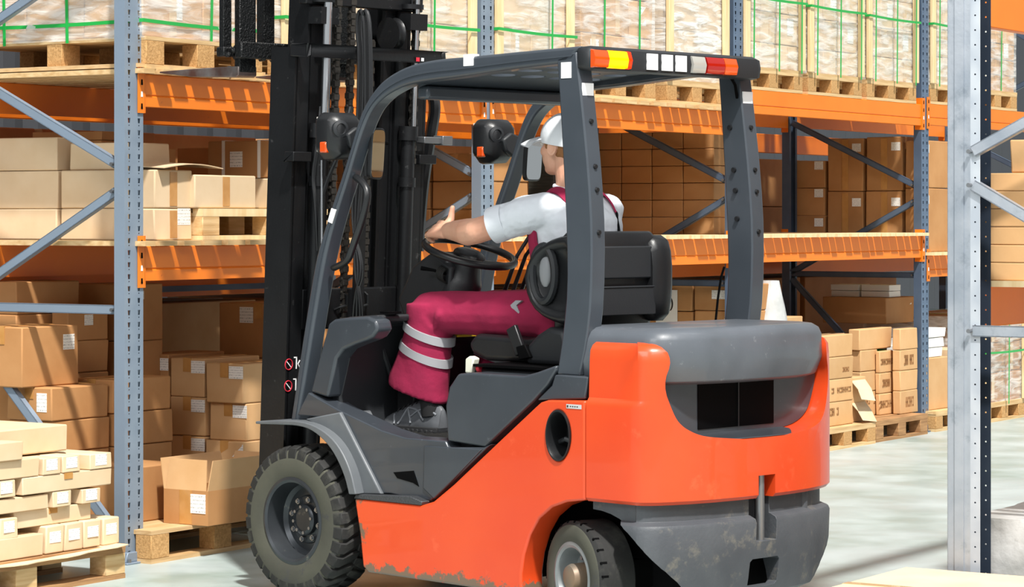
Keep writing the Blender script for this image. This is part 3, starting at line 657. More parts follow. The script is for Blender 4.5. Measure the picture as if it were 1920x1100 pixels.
# third bay: grid of small cartons seen past the driver
b0 = 2*BAY
for r_ in range(6):
    for c_ in range(4):
        carton('small brown carton right of the driver, %s row, %s column' % (LV[r_] if r_ < 5 else 'topmost', ['right', 'inner right', 'inner left', 'left'][c_]), b0+.08, .20+c_*.225, LZ1+.023+r_*.108, .36, .219, .106, mt=card2, group='small brown cartons in the third bay', wob=.002)
# grey wrapped stack and labelled cartons beyond the fourth frame
b0 = 3*BAY
uq = b0+.10
o = carton('grey-wrapped stack beyond the right rear pillar, in the row behind', 2*BAY+.15, BV+.08, 1.261, 1.6, .8, .68, mt=M('grey film bale', '#5b5c54', .5, col2='#45463f', scale=4, stretch=(1, 1, 14), bump=.5, bscale=6, coat=.2), group=None, name='wrapped_bale', cat='wrapped bale')
for nm, xr_, xl_, ys in (('carton with a small label, three high, far bay lower shelf', 1546, 1484, [404, 352, 300]), ('large labelled carton, left pair, far bay lower shelf', 1618, 1549, [358, 258]), ('large labelled carton, right pair, far bay lower shelf', 1692, 1621, [357, 255]), ('carton beside the dark blue post, far bay lower shelf', 1742, 1695, [352, 262])):
    zz_ = LZ1-.14+.023 if False else LZ1-.14+.023
    pr_ = corner(xr_, u=uq); pl_ = corner(xl_, u=uq); z0 = zz_
    for k, y in enumerate(ys):
        zt = RK.hit(xr_, y, 0, uq)[2]; w_ = .42
        carton('brown %s, %s' % (nm, ['bottom', 'middle', 'top'][k] if len(ys) == 3 else ['lower', 'upper'][k]), uq, pr_[1], z0, w_, pl_[1]-pr_[1]-.012, zt-z0-.003, mt=card2, lab=('e', .82, .82, .07, .06), tape='E' if len(ys) == 2 else None); z0 = zt
# ---- ground, second/third bay
b0 = 2*BAY
for k, (xr_, xl_) in enumerate(((1395, 1300), (1298, 1200), (1198, 1110))):
    pr_ = corner(xr_, u=b0+.06); pl_ = corner(xl_, u=b0+.06); z0 = .145
    for j, y in enumerate((690, 640, 583, 532)):
        zt = RK.hit(xr_, y, 0, b0+.06)[2]
        o = carton('brown ground-level carton behind the right rear pillar, %s stack, %s' % (['right', 'middle', 'left'][k], ['bottom', 'second', 'third', 'top'][j]), b0+.06, pr_[1], z0, .4, pl_[1]-pr_[1]-.006, zt-z0-.003, mt=card2, lab=('e', .5 if j == 3 else .75, .6, .10, .055) if k == 0 and j >= 2 else None); z0 = zt
        if k == 1 and j == 3: ten = o
# paper sheet with the printed number 10
pA = RK.hit(1229, 543, 0, b0+.045); pB = RK.hit(1269, 606, 0, b0+.045)
t = empty('number_sheet', 'white paper sheet printed with the number 10', 'paper sign', RK, b0+.052, (pA[1]+pB[1])/2, (pA[2]+pB[2])/2)
wy, hz = pA[1]-pB[1], pA[2]-pB[2]
m = MB(); m.box((-.001, -wy/2, -hz/2), (.001, wy/2, hz/2)); m.build('sheet', paper, t, smooth=False)
def face_pts(pts, x0=-.0025, x1=-.0008): m = MB(); m.prism(pts, 0, x0, x1); return m
H_ = hz*.40; zc = hz*.08
def y_(f): return -f*wy      # picture right is -y
one = [(y_(-.27), -H_/2), (y_(-.09), -H_/2), (y_(-.09), -H_*.45), (y_(-.15), -H_*.44), (y_(-.15), H_/2), (y_(-.20), H_/2), (y_(-.30), H_*.36), (y_(-.30), H_*.31), (y_(-.215), H_*.35), (y_(-.215), -H_*.44), (y_(-.27), -H_*.45)]
m = face_pts([(a, b+zc) for a, b in one]); m.build('digit_one', ink, t, smooth=False)
m = MB(); n = 28; ro, ri = [], []
for k in range(n):
    a = 2*PI*k/n; ro.append((-.0025, y_(.15)+math.cos(a)*wy*.155, zc+math.sin(a)*H_*.52)); ri.append((-.0025, y_(.15)+math.cos(a)*wy*.085, zc+math.sin(a)*H_*.46))
A = [m.bm.verts.new(p) for p in ro]; B = [m.bm.verts.new(p) for p in ri]; A2 = [m.bm.verts.new((-.0008, p[1], p[2])) for p in ro]; B2 = [m.bm.verts.new((-.0008, p[1], p[2])) for p in ri]
for k in range(n): j = (k+1) % n; m.face([A[k], A[j], B[j], B[k]]); m.face([A2[k], B2[k], B2[j], A2[j]]); m.face([A[k], A2[k], A2[j], A[j]]); m.face([B[k], B[j], B2[j], B2[k]])
m.build('digit_zero', ink, t, smooth=False)
# pallets of printed cartons, third bay ground
pallet('pallet under the printed cartons, nearer of the two beside the counterweight', 6.62, -.12, 0, .86, 1.0, mt=wood)
pallet('pallet under the printed cartons, farther one at the dark blue post', 7.53, -.10, 0, .86, 1.0, mt=wood2, bl=wood2)
pallet('pallet hidden mostly by the counterweight, third bay', 5.72, -.05, 0, .84, 1.0)
P2 = dict(group='printed cartons on the ground pallets')
S('carton with print, front stack beside the counterweight', -.05, 1537, 1490, 1600, G, [757, 714, 672, 630], {0: dict(prnt=('f', .35, .6, .22, .05)), 1: dict(prnt=('f', .65, .5, .3, .035), tape=None), 2: dict(prnt=('f', .78, .4, .1, .03)), 3: dict(tape='e', tm=tapec)}, mt=card, colour='tan', **P2)
S('carton high behind the counterweight, left of the printed stacks', -.04, 1462, 1400, 1506, G, [740, 690, 640, 595], d=.30, mt=card, colour='tan', **P2)
carton('tan carton behind the counterweight with an open flap, tallest of the group', 6.18, .30, G, .3, .4, .86, mt=card, tape='e', **P2)
S('carton in the second printed row, left column', .14, 1614, 1590, 1646, G, [735, 697, 657], {0: dict(prnt=('f', .5, .6, .2, .04))}, mt=card, colour='tan', **P2)
S('large side-on carton in the second printed row', .14, 1612, 1590, 1672, RK.hit(1614, 657, 1, .14)[2], [617], mt=card, colour='long tan', **P2)
S('carton in the second printed row, middle column', .10, 1650, 1640, 1676, G, [738, 699, 658], {1: dict(prnt=('f', .5, .5, .14, .05)), 2: dict(prnt=('f', .5, .5, .2, .04)), 0: dict(prnt=('f', .5, .5, .24, .05))}, mt=card, colour='tan', **P2)
S('carton in the second printed row, right column', .02, 1688, 1672, 1721, G, [733, 695, 656, 616], {1: dict(lab=None), 2: dict(prnt=('f', .5, .5, .16, .07)), 0: dict(prnt=('f', .5, .5, .16, .07)), 3: dict(colour='clean tan')}, mt=card, colour='tan', **P2)
# torn carton hanging open
t = empty('torn_carton', 'torn tan carton with a hanging flap, between the two printed rows', 'carton', RK, 7.42, -.02, G+.001, 0, 'printed cartons on the ground pallets')
m = MB(); m.box((-.10, 0, 0), (.12, .3, .30)); m.build('body', card, t, bevel=.006)
for (z0, z1, o1) in ((.28, .16, -.09), (.13, .02, -.10)):
    m = MB(); m.loft([[(-.12, -.004, z0), (.10, -.004, z0), (.10, .0, z0), (-.12, .0, z0)], [(-.10, -.05, (z0+z1)/2), (.09, -.055, (z0+z1)/2), (.09, -.05, (z0+z1)/2), (-.10, -.045, (z0+z1)/2)], [(-.13, o1, z1), (.06, o1-.01, z1-.02), (.06, o1-.005, z1-.02), (-.13, o1+.005, z1)]]); m.build('flap', cardp, t, smooth=False)
# dim carton and white packs on top
zk = RK.hit(1650, 618, 1, .3)[2]
q = corner(1663, v=.36); 
carton('brown carton topped with four white packs, third bay', q[0]-.02, .36, RK.hit(1614, 617, 1, .14)[2]+.001, .5, .50, .19, mt=card2, lab=('f', .85, .8, .04, .04), **P2)
zz_ = RK.hit(1614, 617, 1, .14)[2]+.192
for k in range(4):
    carton('white paper pack on the brown carton, %s %s' % (['lower', 'upper'][k//2], ['left', 'right'][k % 2]), q[0]+.08, .62-(k % 2)*.24, zz_+(k//2)*.045, .2, .22, .043, mt=paper, group='white packs', cat='paper pack', name='paper_pack')
for k in range(3): carton('white pack leaning by the dark blue post, %s' % ['bottom', 'middle', 'top'][k], 8.62+.03*k, .02, .52+k*.07, .3, .3, .066, mt=paper, group='white packs', cat='paper pack', name='paper_pack')
carton('tan carton under the white packs beyond the dark blue post', 8.6, .0, G, .42, .42, .373, mt=card)
carton('tan carton beyond the dark blue post, farther', 9.05, -.02, G, .3, .4, .42, mt=cardp)
pallet('pallet beyond the dark blue post', 8.58, -.08, 0, .8, 1.0)
# translucent plastic bag beside the pillar
m = MB(); R = []
for k in range(9):
    f = k/8; r_ = .13*(1-.62*f**1.5); z = .62*f; R.append([(r_*math.cos(a)*(1+.12*math.sin(a*3+k)), r_*1.1*math.sin(a)*(1+.1*math.cos(a*4+k*.7)), z) for a in [2*PI*i/18 for i in range(18)]])
m.loft(R); o = m.build('plastic_bag', dirtyplastic, ang=60); q = corner(1447, v=-.0); put(o, RK, q[0]-.04, -.01, .50); tag(o, 'translucent plastic bag draped behind the rear hood, right of the pillar', 'plastic bag')
carton('tan carton under the translucent plastic bag', corner(1462, v=-.04)[0]-.35, -.12, G, .335, .09, .352, mt=card, **P2)
S('carton on the far bay lower shelf beyond the dark blue post', .02, 1775, 1745, 1835, LZ1-.14+.023, [452, 408, 362], {2: dict(du=.09, prnt=('e', .3, .5, .05, .15)), 1: dict(du=.09, prnt=('e', .3, .5, .05, .1)), 0: dict(du=.09)}, mt=cardp, colour='pale')
# fourth bay ground: strapped crates
b0 = 3*BAY
for k in range(2):
    u = b0+.95+k*.86
    load('%s ground load, right edge' % ['nearer', 'farther'][k], 'k', u, u+.78, -.05, .9, 0, (.22, .22, .2), 2, 1, mt=card2, flm=filmc, hoop=(.52,), us=(u+.38,), posts=True, labs=False)
# ---- near rack at the right edge
zr = 1.265+.023; NV = NEARV-DEPTH
z0 = zr
for k in range(6):
    carton('flat wide carton in the pile at the right edge, %s' % LV[k], .08, NV+.10, z0, .8, .93, .0635, mt=card, group='flat cartons at the right edge', wob=.002); z0 += .0645
carton('tan carton with pale lid on top of the flat pile, right edge', .10, NV+.50, z0, .40, .42, .12, mt=card, tape='e', lab=('e', .85, .6, .04, .06), tm=tapec)
carton('taller plain carton behind the one with the pale lid, right edge', .62, NV+.2, z0, .3, .68, .17, mt=card)
for k in range(3):
    for j in range(4):
        carton('plain carton inside the near rack, beyond the right edge, %s column, %s' % (['first', 'second', 'third'][k], LV[j]), .98+k*.56, NV+.12, zr+j*.155, .54, .86, .153, mt=[cardp, card, card2][(k+j) % 3], lab=('e', .3, .6, .08, .06))
carton('carton on the ground inside the near rack, beyond the right edge', 2.1, NV+.12, 0, .54, .86, .5)
# ---- foreground, bottom right
q = RK.hit(1835, 1062, 2, .27)
carton('large flat carton in the bottom right corner of the picture', -1.13, q[1]-.95, 0, 1.0, 1.2, .26, mt=cardp, tape='f', rz=0, tm=tapec)
q2 = RK.hit(1812, 966, 0, .10)
m = MB(); R = []; n = 22
L_, W_, Hh = .75, .95, q2[2]-.002
for j in range(13):
    f = j/12; z = .0+Hh*f; ring = []
    for (a, b, c_, d_, cnt) in ((0, 0, L_, 0, n), (L_, 0, L_, W_, n), (L_, W_, 0, W_, n), (0, W_, 0, 0, n)):
        for k in range(cnt):
            g = k/cnt; x = a+(c_-a)*g; y = b+(d_-b)*g; e = .03*noise.noise(Vector((x*5, y*5, z*6)))+.015*noise.noise(Vector((x*14, y*14, z*3))); cx, cy = L_/2, W_/2
            ring.append((x+(x-cx)*e*2-.012*(1-f)*0, y+(y-cy)*e*2, z))
    R.append(ring)
m.loft(R); o = m.build('plastic_covered_crate', dirtyplastic, ang=70); put(o, RK, .09, q2[1]-W_, 0); tag(o, 'crate covered with dusty crumpled plastic sheet, right foreground', 'covered crate')
carton('grey-brown carton with clear tape behind the plastic-covered crate', 1.0, NV+.0, 0, .7, .65, .62, mt=M('dull cardboard', '#b6a68f', .7, col2='#a99880', scale=5), tape='e', tm=tapec, prnt=('e', .35, .45, .22, .03))
# ---- bottom left pile of long cartons
PU, PV = -.38, -.297
pallet('worn pallet under the pile of long cartons, bottom left', PU-1.2, PV, 0, 1.2, .8, mt=wood2, bl=wood)
LG = 'long cartons in the bottom left pile'
def lc(says, x0, x1, z0, z1, dirn, dep=None, v=0, lab=True, mt=cardp):
    """x0, x1: extent along the aisle in metres left of the pallet's end; dirn 'v' shows an end, 'u' a long side"""
    dep = dep or (.75 if dirn == 'v' else .11)
    return carton(says, PU-x1, PV+.02+v, z0, x1-x0-.004, dep, z1-z0-.001, mt=mt, group=LG, lab=('f', .5, .58, min(.07, (x1-x0)*.6), .045) if (dirn == 'v' and lab) else None, tape='f' if dirn == 'u' and (x1-x0) > .4 else None, wob=.003)
z = .146; h1 = .115
for k in range(4): lc('upright labelled carton end, bottom layer of the pile, %s from right' % ['first', 'second', 'third', 'fourth'][k], .01+k*.115, .12+k*.115, z, z+h1, 'v')
lc('long carton lying along the bottom layer under the curled sheet', .48, 1.18, z, z+.09, 'u'); lc('long carton end in the bottom layer, left part', .48, 1.18, z+.0, z+.085, 'u', v=.14)
z2 = z+h1; lc('long flat carton with a big torn label, second layer', .16, .62, z2, z2+.07, 'u', v=.03); 
for k, (a, b) in enumerate(((.63, .73), (.75, .86), (.93, 1.04))): lc('small square carton end, second layer, %s of three' % ['right', 'middle', 'left'][k], a, b, z2-.03, z2+.055, 'v')
lc('long carton at the back of the second layer', .05, .55, z2, z2+.07, 'u', v=.40)
z3 = z2+.071; lc('long carton side with brown tape, third layer', .44, 1.16, z3, z3+.06, 'u', v=.01); lc('square carton end, third layer, middle', .31, .42, z3, z3+.065, 'v'); lc('square carton end, third layer, right', .13, .25, z3, z3+.06, 'v')
z4 = z3+.066; lc('long pale carton across the fourth layer', .06, .60, z4, z4+.07, 'u', v=.0); lc('square carton end, fourth layer, with a tilted label', .64, .75, z4-.0, z4+.068, 'v', dep=.32); lc('square carton end, fourth layer, left', .86, .98, z4-.0, z4+.068, 'v', dep=.32); lc('long pale carton at the back of the fourth layer', .1, 1.15, z4, z4+.07, 'u', v=.35)
z5 = z4+.071; lc('long pale carton, fifth layer', .50, 1.18, z5, z5+.075, 'u', v=.0); lc('square carton end, fifth layer, left of two', .375, .485, z5, z5+.07, 'v'); lc('square carton end, fifth layer, right of two', .255, .365, z5, z5+.07, 'v'); lc('square carton end alone at the right of the fifth layer', .06, .20, z5, z5+.065, 'v', dep=.4)
z6 = z5+.076; lc('large pale carton on top of the bottom left pile', .20, 1.1, z6, z6+.11, 'u', v=.12, dep=.5, mt=woodp if False else cardp); lc('thin pale carton on top at the left edge, with a label', .62, 1.15, z6, z6+.075, 'u', v=-.02)
m = MB(); R = []
for k in range(16):
    f = k/15; x = -.02-1.16*f; dz = -.012*math.sin(f*PI)*1.2; R.append([(x, -.03-.012*math.sin(k*1.7), dz-.0), (x, .2, .0), (x, .2, .003), (x, -.03-.012*math.sin(k*1.7), dz+.004)])
m.loft(R); o = m.build('slip_sheet', cardp, smooth=False); put(o, RK, PU-.01, PV-.012, .144-.0); tag(o, 'torn curled cardboard sheet between the worn pallet and the long cartons', 'cardboard sheet')
# ---------------------------------------------------------------- forklift
fk = bpy.data.objects.new('forklift', None); C.objects.link(fk); fk.location = (FL.O[0], FL.O[1], 0); fk.rotation_euler = (0, 0, FL.a)
tag(fk, 'orange and dark grey counterbalance forklift with overhead guard, driving to the left', 'forklift')
def px(pts, y=.5): return [(p[0], p[2]) for p in (FL.hit(a, b, 1, y) for a, b in pts)]
def arc(cx, cz, r, a0, a1, n, rz=None): return [(cx+r*math.cos(math.radians(a0+(a1-a0)*k/n)), cz+(rz or r)*math.sin(math.radians(a0+(a1-a0)*k/n))) for k in range(n+1)]
def both(fn):
    return fn(1), fn(-1)
def rounded(pts, n=4, it=2):
    for _ in range(it):
        out = [pts[0]]
        for a, b in zip(pts, pts[1:]): out += [((a[0]*.75+b[0]*.25), (a[1]*.75+b[1]*.25)), ((a[0]*.25+b[0]*.75), (a[1]*.25+b[1]*.75))]
        out.append(pts[-1]); pts = out
    return pts
AX = 1.521; RF = .300; RAX = .03; RR = .205
# --- wheels
def wheel(x, y, r, w, rimr, lugs, side, steer=0, wallm=None, rm=None, hub='disc', nm='front'):
    t = bpy.data.objects.new('wheel', None); C.objects.link(t); t.parent = fk; t.location = (x, y-side*w/2, r); t.rotation_euler = (0, 0, steer+(0 if side > 0 else PI))
    # local: y outward, tyre centred on 0
    h = w/2
    prof = [(rimr, -h*.75), (rimr+.02, -h*.95), (r*.78, -h*1.02), (r*.9, -h*.96), (r*.955 if lugs else r, -h*.78), (r*.965 if lugs else r, 0), (r*.955 if lugs else r, h*.78), (r*.93, h*.93), (r*.90, h*.965), (r*.78, h*1.03), (rimr+.02, h*.97), (rimr+.004, h*.90), (rimr, h*.75)]
    m = MB(); m.lathe(prof+[prof[0]], (0, 0, 0), (0, 1, 0), 64, cap=False)
    for f in m.bm.faces:
        c = f.calc_center_median(); rr = math.hypot(c.x, c.z)
        f.material_index = 1 if (rr < r*.945 and abs(c.y) > h*.8) else 0
    ty = m.build('tyre', [rubber, wallm or rubberw], t)
    if lugs:
        n = 30; m = MB()
        for k in range(n):
            for s in (1, -1):
                a = 2*PI*(k+(.5 if s < 0 else 0))/n; sw = .060
                R_ = Matrix.Rotation(a, 4, 'Y')
                P = []
                for (yy, rr, wd, tw) in ((s*h*1.0, r*.885, sw*.85, 0), (s*h*.93, r*.97, sw*.88, 0), (s*h*.70, r*1.0, sw*.86, 0), (s*h*.30, r*1.0, sw*.80, .020), (-s*h*.04, r*1.0, sw*.62, .034)):
                    P.append([R_ @ Vector((tw-wd/2, yy, rr-.035)), R_ @ Vector((tw+wd/2, yy, rr-.035)), R_ @ Vector((tw+wd/2*.86, yy, rr)), R_ @ Vector((tw-wd/2*.86, yy, rr))])
                m.loft(P)
        m.build('tread_lugs', rubber, ty, bevel=.003, seg=1)
    else:
        m = MB()
        for k in range(26):
            R_ = Matrix.Rotation(2*PI*k/26, 4, 'Y')
            m.box((-.004, h*.55, r-.010), (.004, h*.86, r+.0008), mtx=R_)
        m.build('tread_slits', blackm, ty, smooth=False)
    rr = rimr
    prof = [(rr+.016, h*.90), (rr+.018, h*.97), (rr+.006, h*1.0), (rr-.004, h*.94), (rr-.012, h*.6), (rr-.016, h*.25), (rr*.80, h*.12), (rr*.62, h*.14), (rr*.60, h*.20), (rr*.56, h*.22), (.002, h*.22)]
    m = MB(); m.lathe(prof, (0, 0, 0), (0, 1, 0), 56, cap=False); rim = m.build('rim', rm or rimm, t)
    m = MB()
    if hub == 'disc': m.lathe([(rr*.40, h*.2), (rr*.40, h*.40), (rr*.36, h*.46), (rr*.30, h*.48), (rr*.29, h*.43), (.002, h*.43)], (0, 0, 0), (0, 1, 0), 36); m.build('hub', rimm, t)
    else: m.lathe([(rr*.46, h*.1), (rr*.44, h*.95), (rr*.38, h*1.12), (rr*.2, h*1.2), (.002, h*1.2)], (0, 0, 0), (0, 1, 0), 36); m.build('hub', hubm, t)
    nb = 8 if hub == 'disc' else 6
    for k in range(nb):
        a = 2*PI*(k+.3)/nb; q = rr*(.52 if hub == 'disc' else .60); m = MB(); c = Vector((q*math.cos(a), 0, q*math.sin(a)))
        m.cyl(c+Vector((0, h*.18, 0)), c+Vector((0, h*.34, 0)), .0125 if hub == 'disc' else .009, n=6); m.cyl(c+Vector((0, h*.34, 0)), c+Vector((0, h*.40, 0)), .007, n=8); m.build('wheel_nut', boltm, rim)
    if hub == 'disc':
        for k in range(8):
            a = 2*PI*(k+.8)/8; q = rr*.33; m = MB(); c = Vector((q*math.cos(a), 0, q*math.sin(a))); m.cyl(c+Vector((0, h*.44, 0)), c+Vector((0, h*.50, 0)), .007, n=6); m.build('hub_bolt', boltm, rim)
        m = MB(); m.tube([(-rr*.62, h*.2, -.02), (-rr*.72, h*.5, -.022), (-rr*.74, h*.62, -.022)], .004, 6); m.build('valve', blackm, rim)
    return t
for s in (1, -1): wheel(AX, s*.585, RF, .215, .158, True, s)
for s in (1, -1): wheel(RAX, s*.525, RR, .165, .112, False, s, steer=math.radians(-17), hub='cone', rm=rimw)
m = MB(); m.cyl((AX, -.4, RF), (AX, .4, RF), .07); m.box((AX-.09, -.36, RF-.10), (AX+.09, .36, RF+.1)); m.build('front_axle', blackm, fk, bevel=.01)
m = MB(); m.box((RAX-.06, -.40, .14), (RAX+.06, .40, .26)); m.build('rear_axle', blackm, fk, bevel=.01)
m = MB(); m.box((.36, -.36, .16), (1.16, .36, .62)); m.box((-.3, -.33, .27), (.36, .33, .70)); m.build('chassis_core', blackm, fk, bevel=.01)
# --- orange side panels
side = px([(664, 934), (790, 947), (812, 940), (850, 908), (930, 832), (1003, 763), (1013, 754), (1026, 750), (1097, 751)], .55)
sx0 = side[-1][0]
archp = arc(-.03, .13, .345, 105, 188, 14, .362); archp = [(.33+(-.03-.33)*0+0, 0)]*0
arch = px([(1097, 938), (1062, 941), (1034, 951), (1010, 972), (993, 1003), (982, 1040), (977, 1075), (977, 1092), (980, 1118)], .55)
low = px([(958, 1112), (690, 1073), (680, 1062), (674, 1000)], .55)
prof = side+arch+low
def sidep(s):
    m = MB(); m.prism(prof, 1, s*.43, s*.55); o = m.build('side_panel', fow, fk, smooth=False)
    m2 = MB(); c = FL.hit(1047, 816, 1, .55); a_, b_ = .058, .090
    m2.prism([(c[0]+a_*math.cos(2*PI*k/36), c[2]+b_*math.sin(2*PI*k/36)) for k in range(36)], 1, s*.40, s*.6); o2 = m2.build('k', fo, fk, smooth=False)
    cut(o, [o2]); shade(o, 30); d = o.modifiers.new('b', 'BEVEL'); d.width = .009; d.segments = 3; d.limit_method = 'ANGLE'; d.angle_limit = math.radians(50)
    m = MB(); rings = []
    for (k_, yy) in ((1.05, .548), (1.04, .556), (.97, .556), (.90, .545), (.86, .50), (.80, .455)): rings.append([(c[0]+a_*k_*math.cos(2*PI*k/36), s*yy, c[2]+b_*k_*math.sin(2*PI*k/36)) for k in range(36)])
    m.loft(rings, cap=False); m.face([m.bm.verts.new(p) for p in rings[-1]]); g = m.build('grab_recess', plas, fk)
    m = MB(); m.tube([(c[0]+.05, s*.49, c[2]-.03), (c[0]+.0, s*.51, c[2]-.015), (c[0]-.05, s*.49, c[2]-.035)], .010, 8); m.build('handle_bar', plas2, g)
    return o
both(sidep)
# step plate on the panel's front shoulder
stp = px([(664, 934), (668, 926), (770, 930), (792, 940), (790, 947)], .55)
def step(s): m = MB(); m.prism(stp, 1, s*.28, s*.553); return m.build('step', M('chequer step plate', '#4b4d50', .4, .5, bump=.5, bscale=180) if s > 0 else bpy.data.materials['chequer step plate'], fk, bevel=.003)
both(step)
m = MB(); q = px([(1062, 757), (1090, 767)], .551); m.box((q[1][0], .5503, q[1][1]), (q[0][0], .5515, q[0][1])); st = m.build('sticker', M('grey sticker', '#b9bbbb', .5), fk, smooth=False)
m = MB(); a0, b0 = q[0]; m.box((a0-.010, .5514, q[1][1]+.004), (a0-.003, .5522, b0-.004)); 
for k in range(4): m.box((a0-.018-.011*k-.006, .5514, q[1][1]+.006), (a0-.018-.011*k, .5522, b0-.006))
m.build('print', ink, st, smooth=False)
# --- counterweight
def plan(sc_=1.0, ins=0, front=-.045, side=0):
    """plan outline, from left front round the rear to right front"""
    key = [(front, .55), (-.17, .55), (-.25, .55), (-.285, .547), (-.312, .535), (-.335, .512), (-.352, .485), (-.368, .45), (-.395, .38), (-.42, .27), (-.435, .14), (-.44, 0)]
    key = key+[(x, -y) for x, y in key[:-1][::-1]]; out = []
    for x, y in key:
        sg = 1 if y > 0 else -1; ay = abs(y)
        if x > -.26: out.append((x, sg*(ay-side-ins)))
        else:
            nx, ny = (x+.05)*2.2, y; l = math.hypot(nx, ny) or 1; k = max(0, min(1, (x+.34)/.08)); out.append((x-nx/l*ins, y-ny/l*ins-sg*side*k*.6))
    return out
def loftplan(name, lev, mt, front=-.045):
    m = MB(); m.loft([[(x, y, q[0]) for x, y in plan(ins=q[1], front=front, side=q[2] if len(q) > 2 else 0)] for q in lev]); return m.build(name, mt, fk, ang=28)
cw = loftplan('counterweight', [(.492, .012), (.505, 0), (.62, 0), (.835, 0), (.848, 0, .002), (.858, 0, .010), (.866, .0, .016), (1.00, .002, .018), (1.036, .006, .018), (1.054, .018, .018), (1.064, .036, .018), (1.069, .062, .018)], fo)
def onrear(a, b):
    x = -.40
    for _ in range(12):
        p = FL.hit(a, b, 0, x); y = max(-.5475, min(.5475, p[1])); K = plan()
        for (x0, y0), (x1, y1) in zip(K[1:], K[2:]):
            if y1 <= y <= y0: x = x0+(x1-x0)*((y0-y)/max(1e-6, y0-y1)); break
    return (min(p[1], .512), p[2])
prf = [onrear(a, b) for a, b in ((1213, 640), (1226, 672), (1243, 722), (1262, 775), (1276, 797), (1300, 812), (1330, 820), (1400, 823), (1450, 821), (1478, 815), (1497, 803), (1506, 780), (1512, 700), (1512, 640))]
# make the opening symmetric about the middle plane
lf = rounded(prf[:8], it=2); cutp = lf+[(-y, z) for y, z in lf[::-1]]
cutp = [(cutp[0][0], 1.3)]+cutp+[(cutp[-1][0], 1.3)]
m = MB(); m.prism(cutp, 0, -.9, -.10); c1 = m.build('k', fo, fk, smooth=False)
# tow slot
sl = [FL.hit(a, b, 0, -.43)[1:] for a, b in ((1432, 900), (1463, 900), (1463, 940), (1432, 940))]
yw = abs(sl[0][0]-sl[1][0])/2; 
m = MB(); m.box((-.9, -yw, .35), (-.36, yw, .575)); c2 = m.build('k', fo, fk, smooth=False)
cut(cw, [c1, c2]); shade(cw, 30); d = cw.modifiers.new('b', 'BEVEL'); d.width = .008; d.segments = 3; d.limit_method = 'ANGLE'; d.angle_limit = math.radians(48)
# recess lining and grille
m = MB(); 
for a, b in zip(lf, lf[1:]): pass
m.prism([(y*.985, z) for y, z in cutp[1:-1]], 0, -.30, -.13); rc = m.build('radiator_recess', fg, fk, bevel=.004)
m = MB(); m.box((-.304, -.21, .745), (-.299, .23, .95)); g = m.build('grille', blackm, rc, bevel=.002)
m = MB()
m.box((-.308, .0, .745), (-.303, .006, .95))
m.build('grille_bar', plas, g)
m = MB(); K = [q_ for q_ in plan(ins=.012) if abs(q_[1]) < .30]; zb_ = min(z for y, z in lf)+.001
m.loft([[(x, y, zb_) for x, y in K]+[(-.25, K[-1][1], zb_), (-.25, K[0][1], zb_)], [(x+.004, y, zb_+.004) for x, y in K]+[(-.25, K[-1][1], zb_+.022), (-.25, K[0][1], zb_+.022)]]); m.build('recess_sill', fg, fk, bevel=.002)
# grey cast lower part with groove
lw = loftplan('lower_counterweight', [(.130, .05), (.145, .03), (.20, .018), (.30, .004), (.405, 0), (.418, .006), (.428, .030), (.43, .038), (.492, .038)], cwm)
m = MB(); m.lathe([(.0, -.9), (.33, -.9), (.33, .9), (0, .9)], (-.045, 0, .13), (0, 1, 0), 48); k1 = m.build('k', cwm, fk, smooth=False)
m = MB(); m.box((-.9, -yw*1.2, .335), (-.33, yw*1.2, .6)); k2 = m.build('k', cwm, fk, smooth=False)
m = MB(); P_ = [(yw*1.75*a, .275+.052*b) for a, b in ((-1, -.8), (-.85, -1), (.85, -1), (1, -.8), (1, .8), (.85, 1), (-.85, 1), (-1, .8))]; P_ = [(y, z-.055) for y, z in P_]; m.prism(P_, 0, -.9, -.30); k3 = m.build('k', cwm, fk, smooth=False)
cut(lw, [k1, k2, k3]); shade(lw, 30); d = lw.modifiers.new('b', 'BEVEL'); d.width = .006; d.segments = 2; d.limit_method = 'ANGLE'; d.angle_limit = math.radians(48)
m = MB(); m.box((-.33, -.36, .16), (-.20, .36, .60)); m.build('counterweight_core', blackm, fk)
m = MB(); m.cyl((-.405, -0.0, .33), (-.405, 0, .60), .017, n=14); m.build('tow_pin', boltm, fk)
for yy in (.21, -.30):
    m = MB(); m.cyl((-.365-.0, yy, .42), (-.365, yy, .495), .022, n=14); m.build('mounting_stud', cwm, fk)
# --- rear hood
def hoodplan(s_, x1): return [(x1 if x > -.06 else -.02+(x+.02)*s_, y*s_) for x, y in plan(front=-.045)]
m = MB(); rings = []
for z, s_, xf in ((.915, .80, .08), (.925, .855, .09), (.99, .90, .10), (1.075, .895, .10), (1.10, .875, .095), (1.115, .83, .08), (1.12, .76, .05)):
    rr = [(x*(1.0 if x > 0 else 1)-.0, y, z) for x, y in hoodplan(s_, xf)]; rings.append([(x-(.035 if x < -.2 else 0), y, z+(.012 if y < -.1 else 0)*0) for x, y, z in rr])
m.loft(rings); m.build('rear_hood', M('grey hood plastic', '#565b62', .42, col2='#4d5258', scale=5, dirt='#868a8e', dscale=26, dlo=.62, dhi=.74, bump=.03, coat=.2), fk, ang=50, bevel=.004)
# pillar seat pieces
m = MB(); pb = px([(1042, 742), (1045, 712), (1048, 700), (1104, 706), (1100, 746), (1010, 748), (1030, 744)], .52)
def foot(s):
    m = MB(); m.prism(px([(1008, 750), (1036, 722), (1042, 702), (1105, 706), (1098, 748)], .52), 1, s*.40, s*.525); return m.build('pillar_foot', fg, fk, bevel=.006)
both(foot)
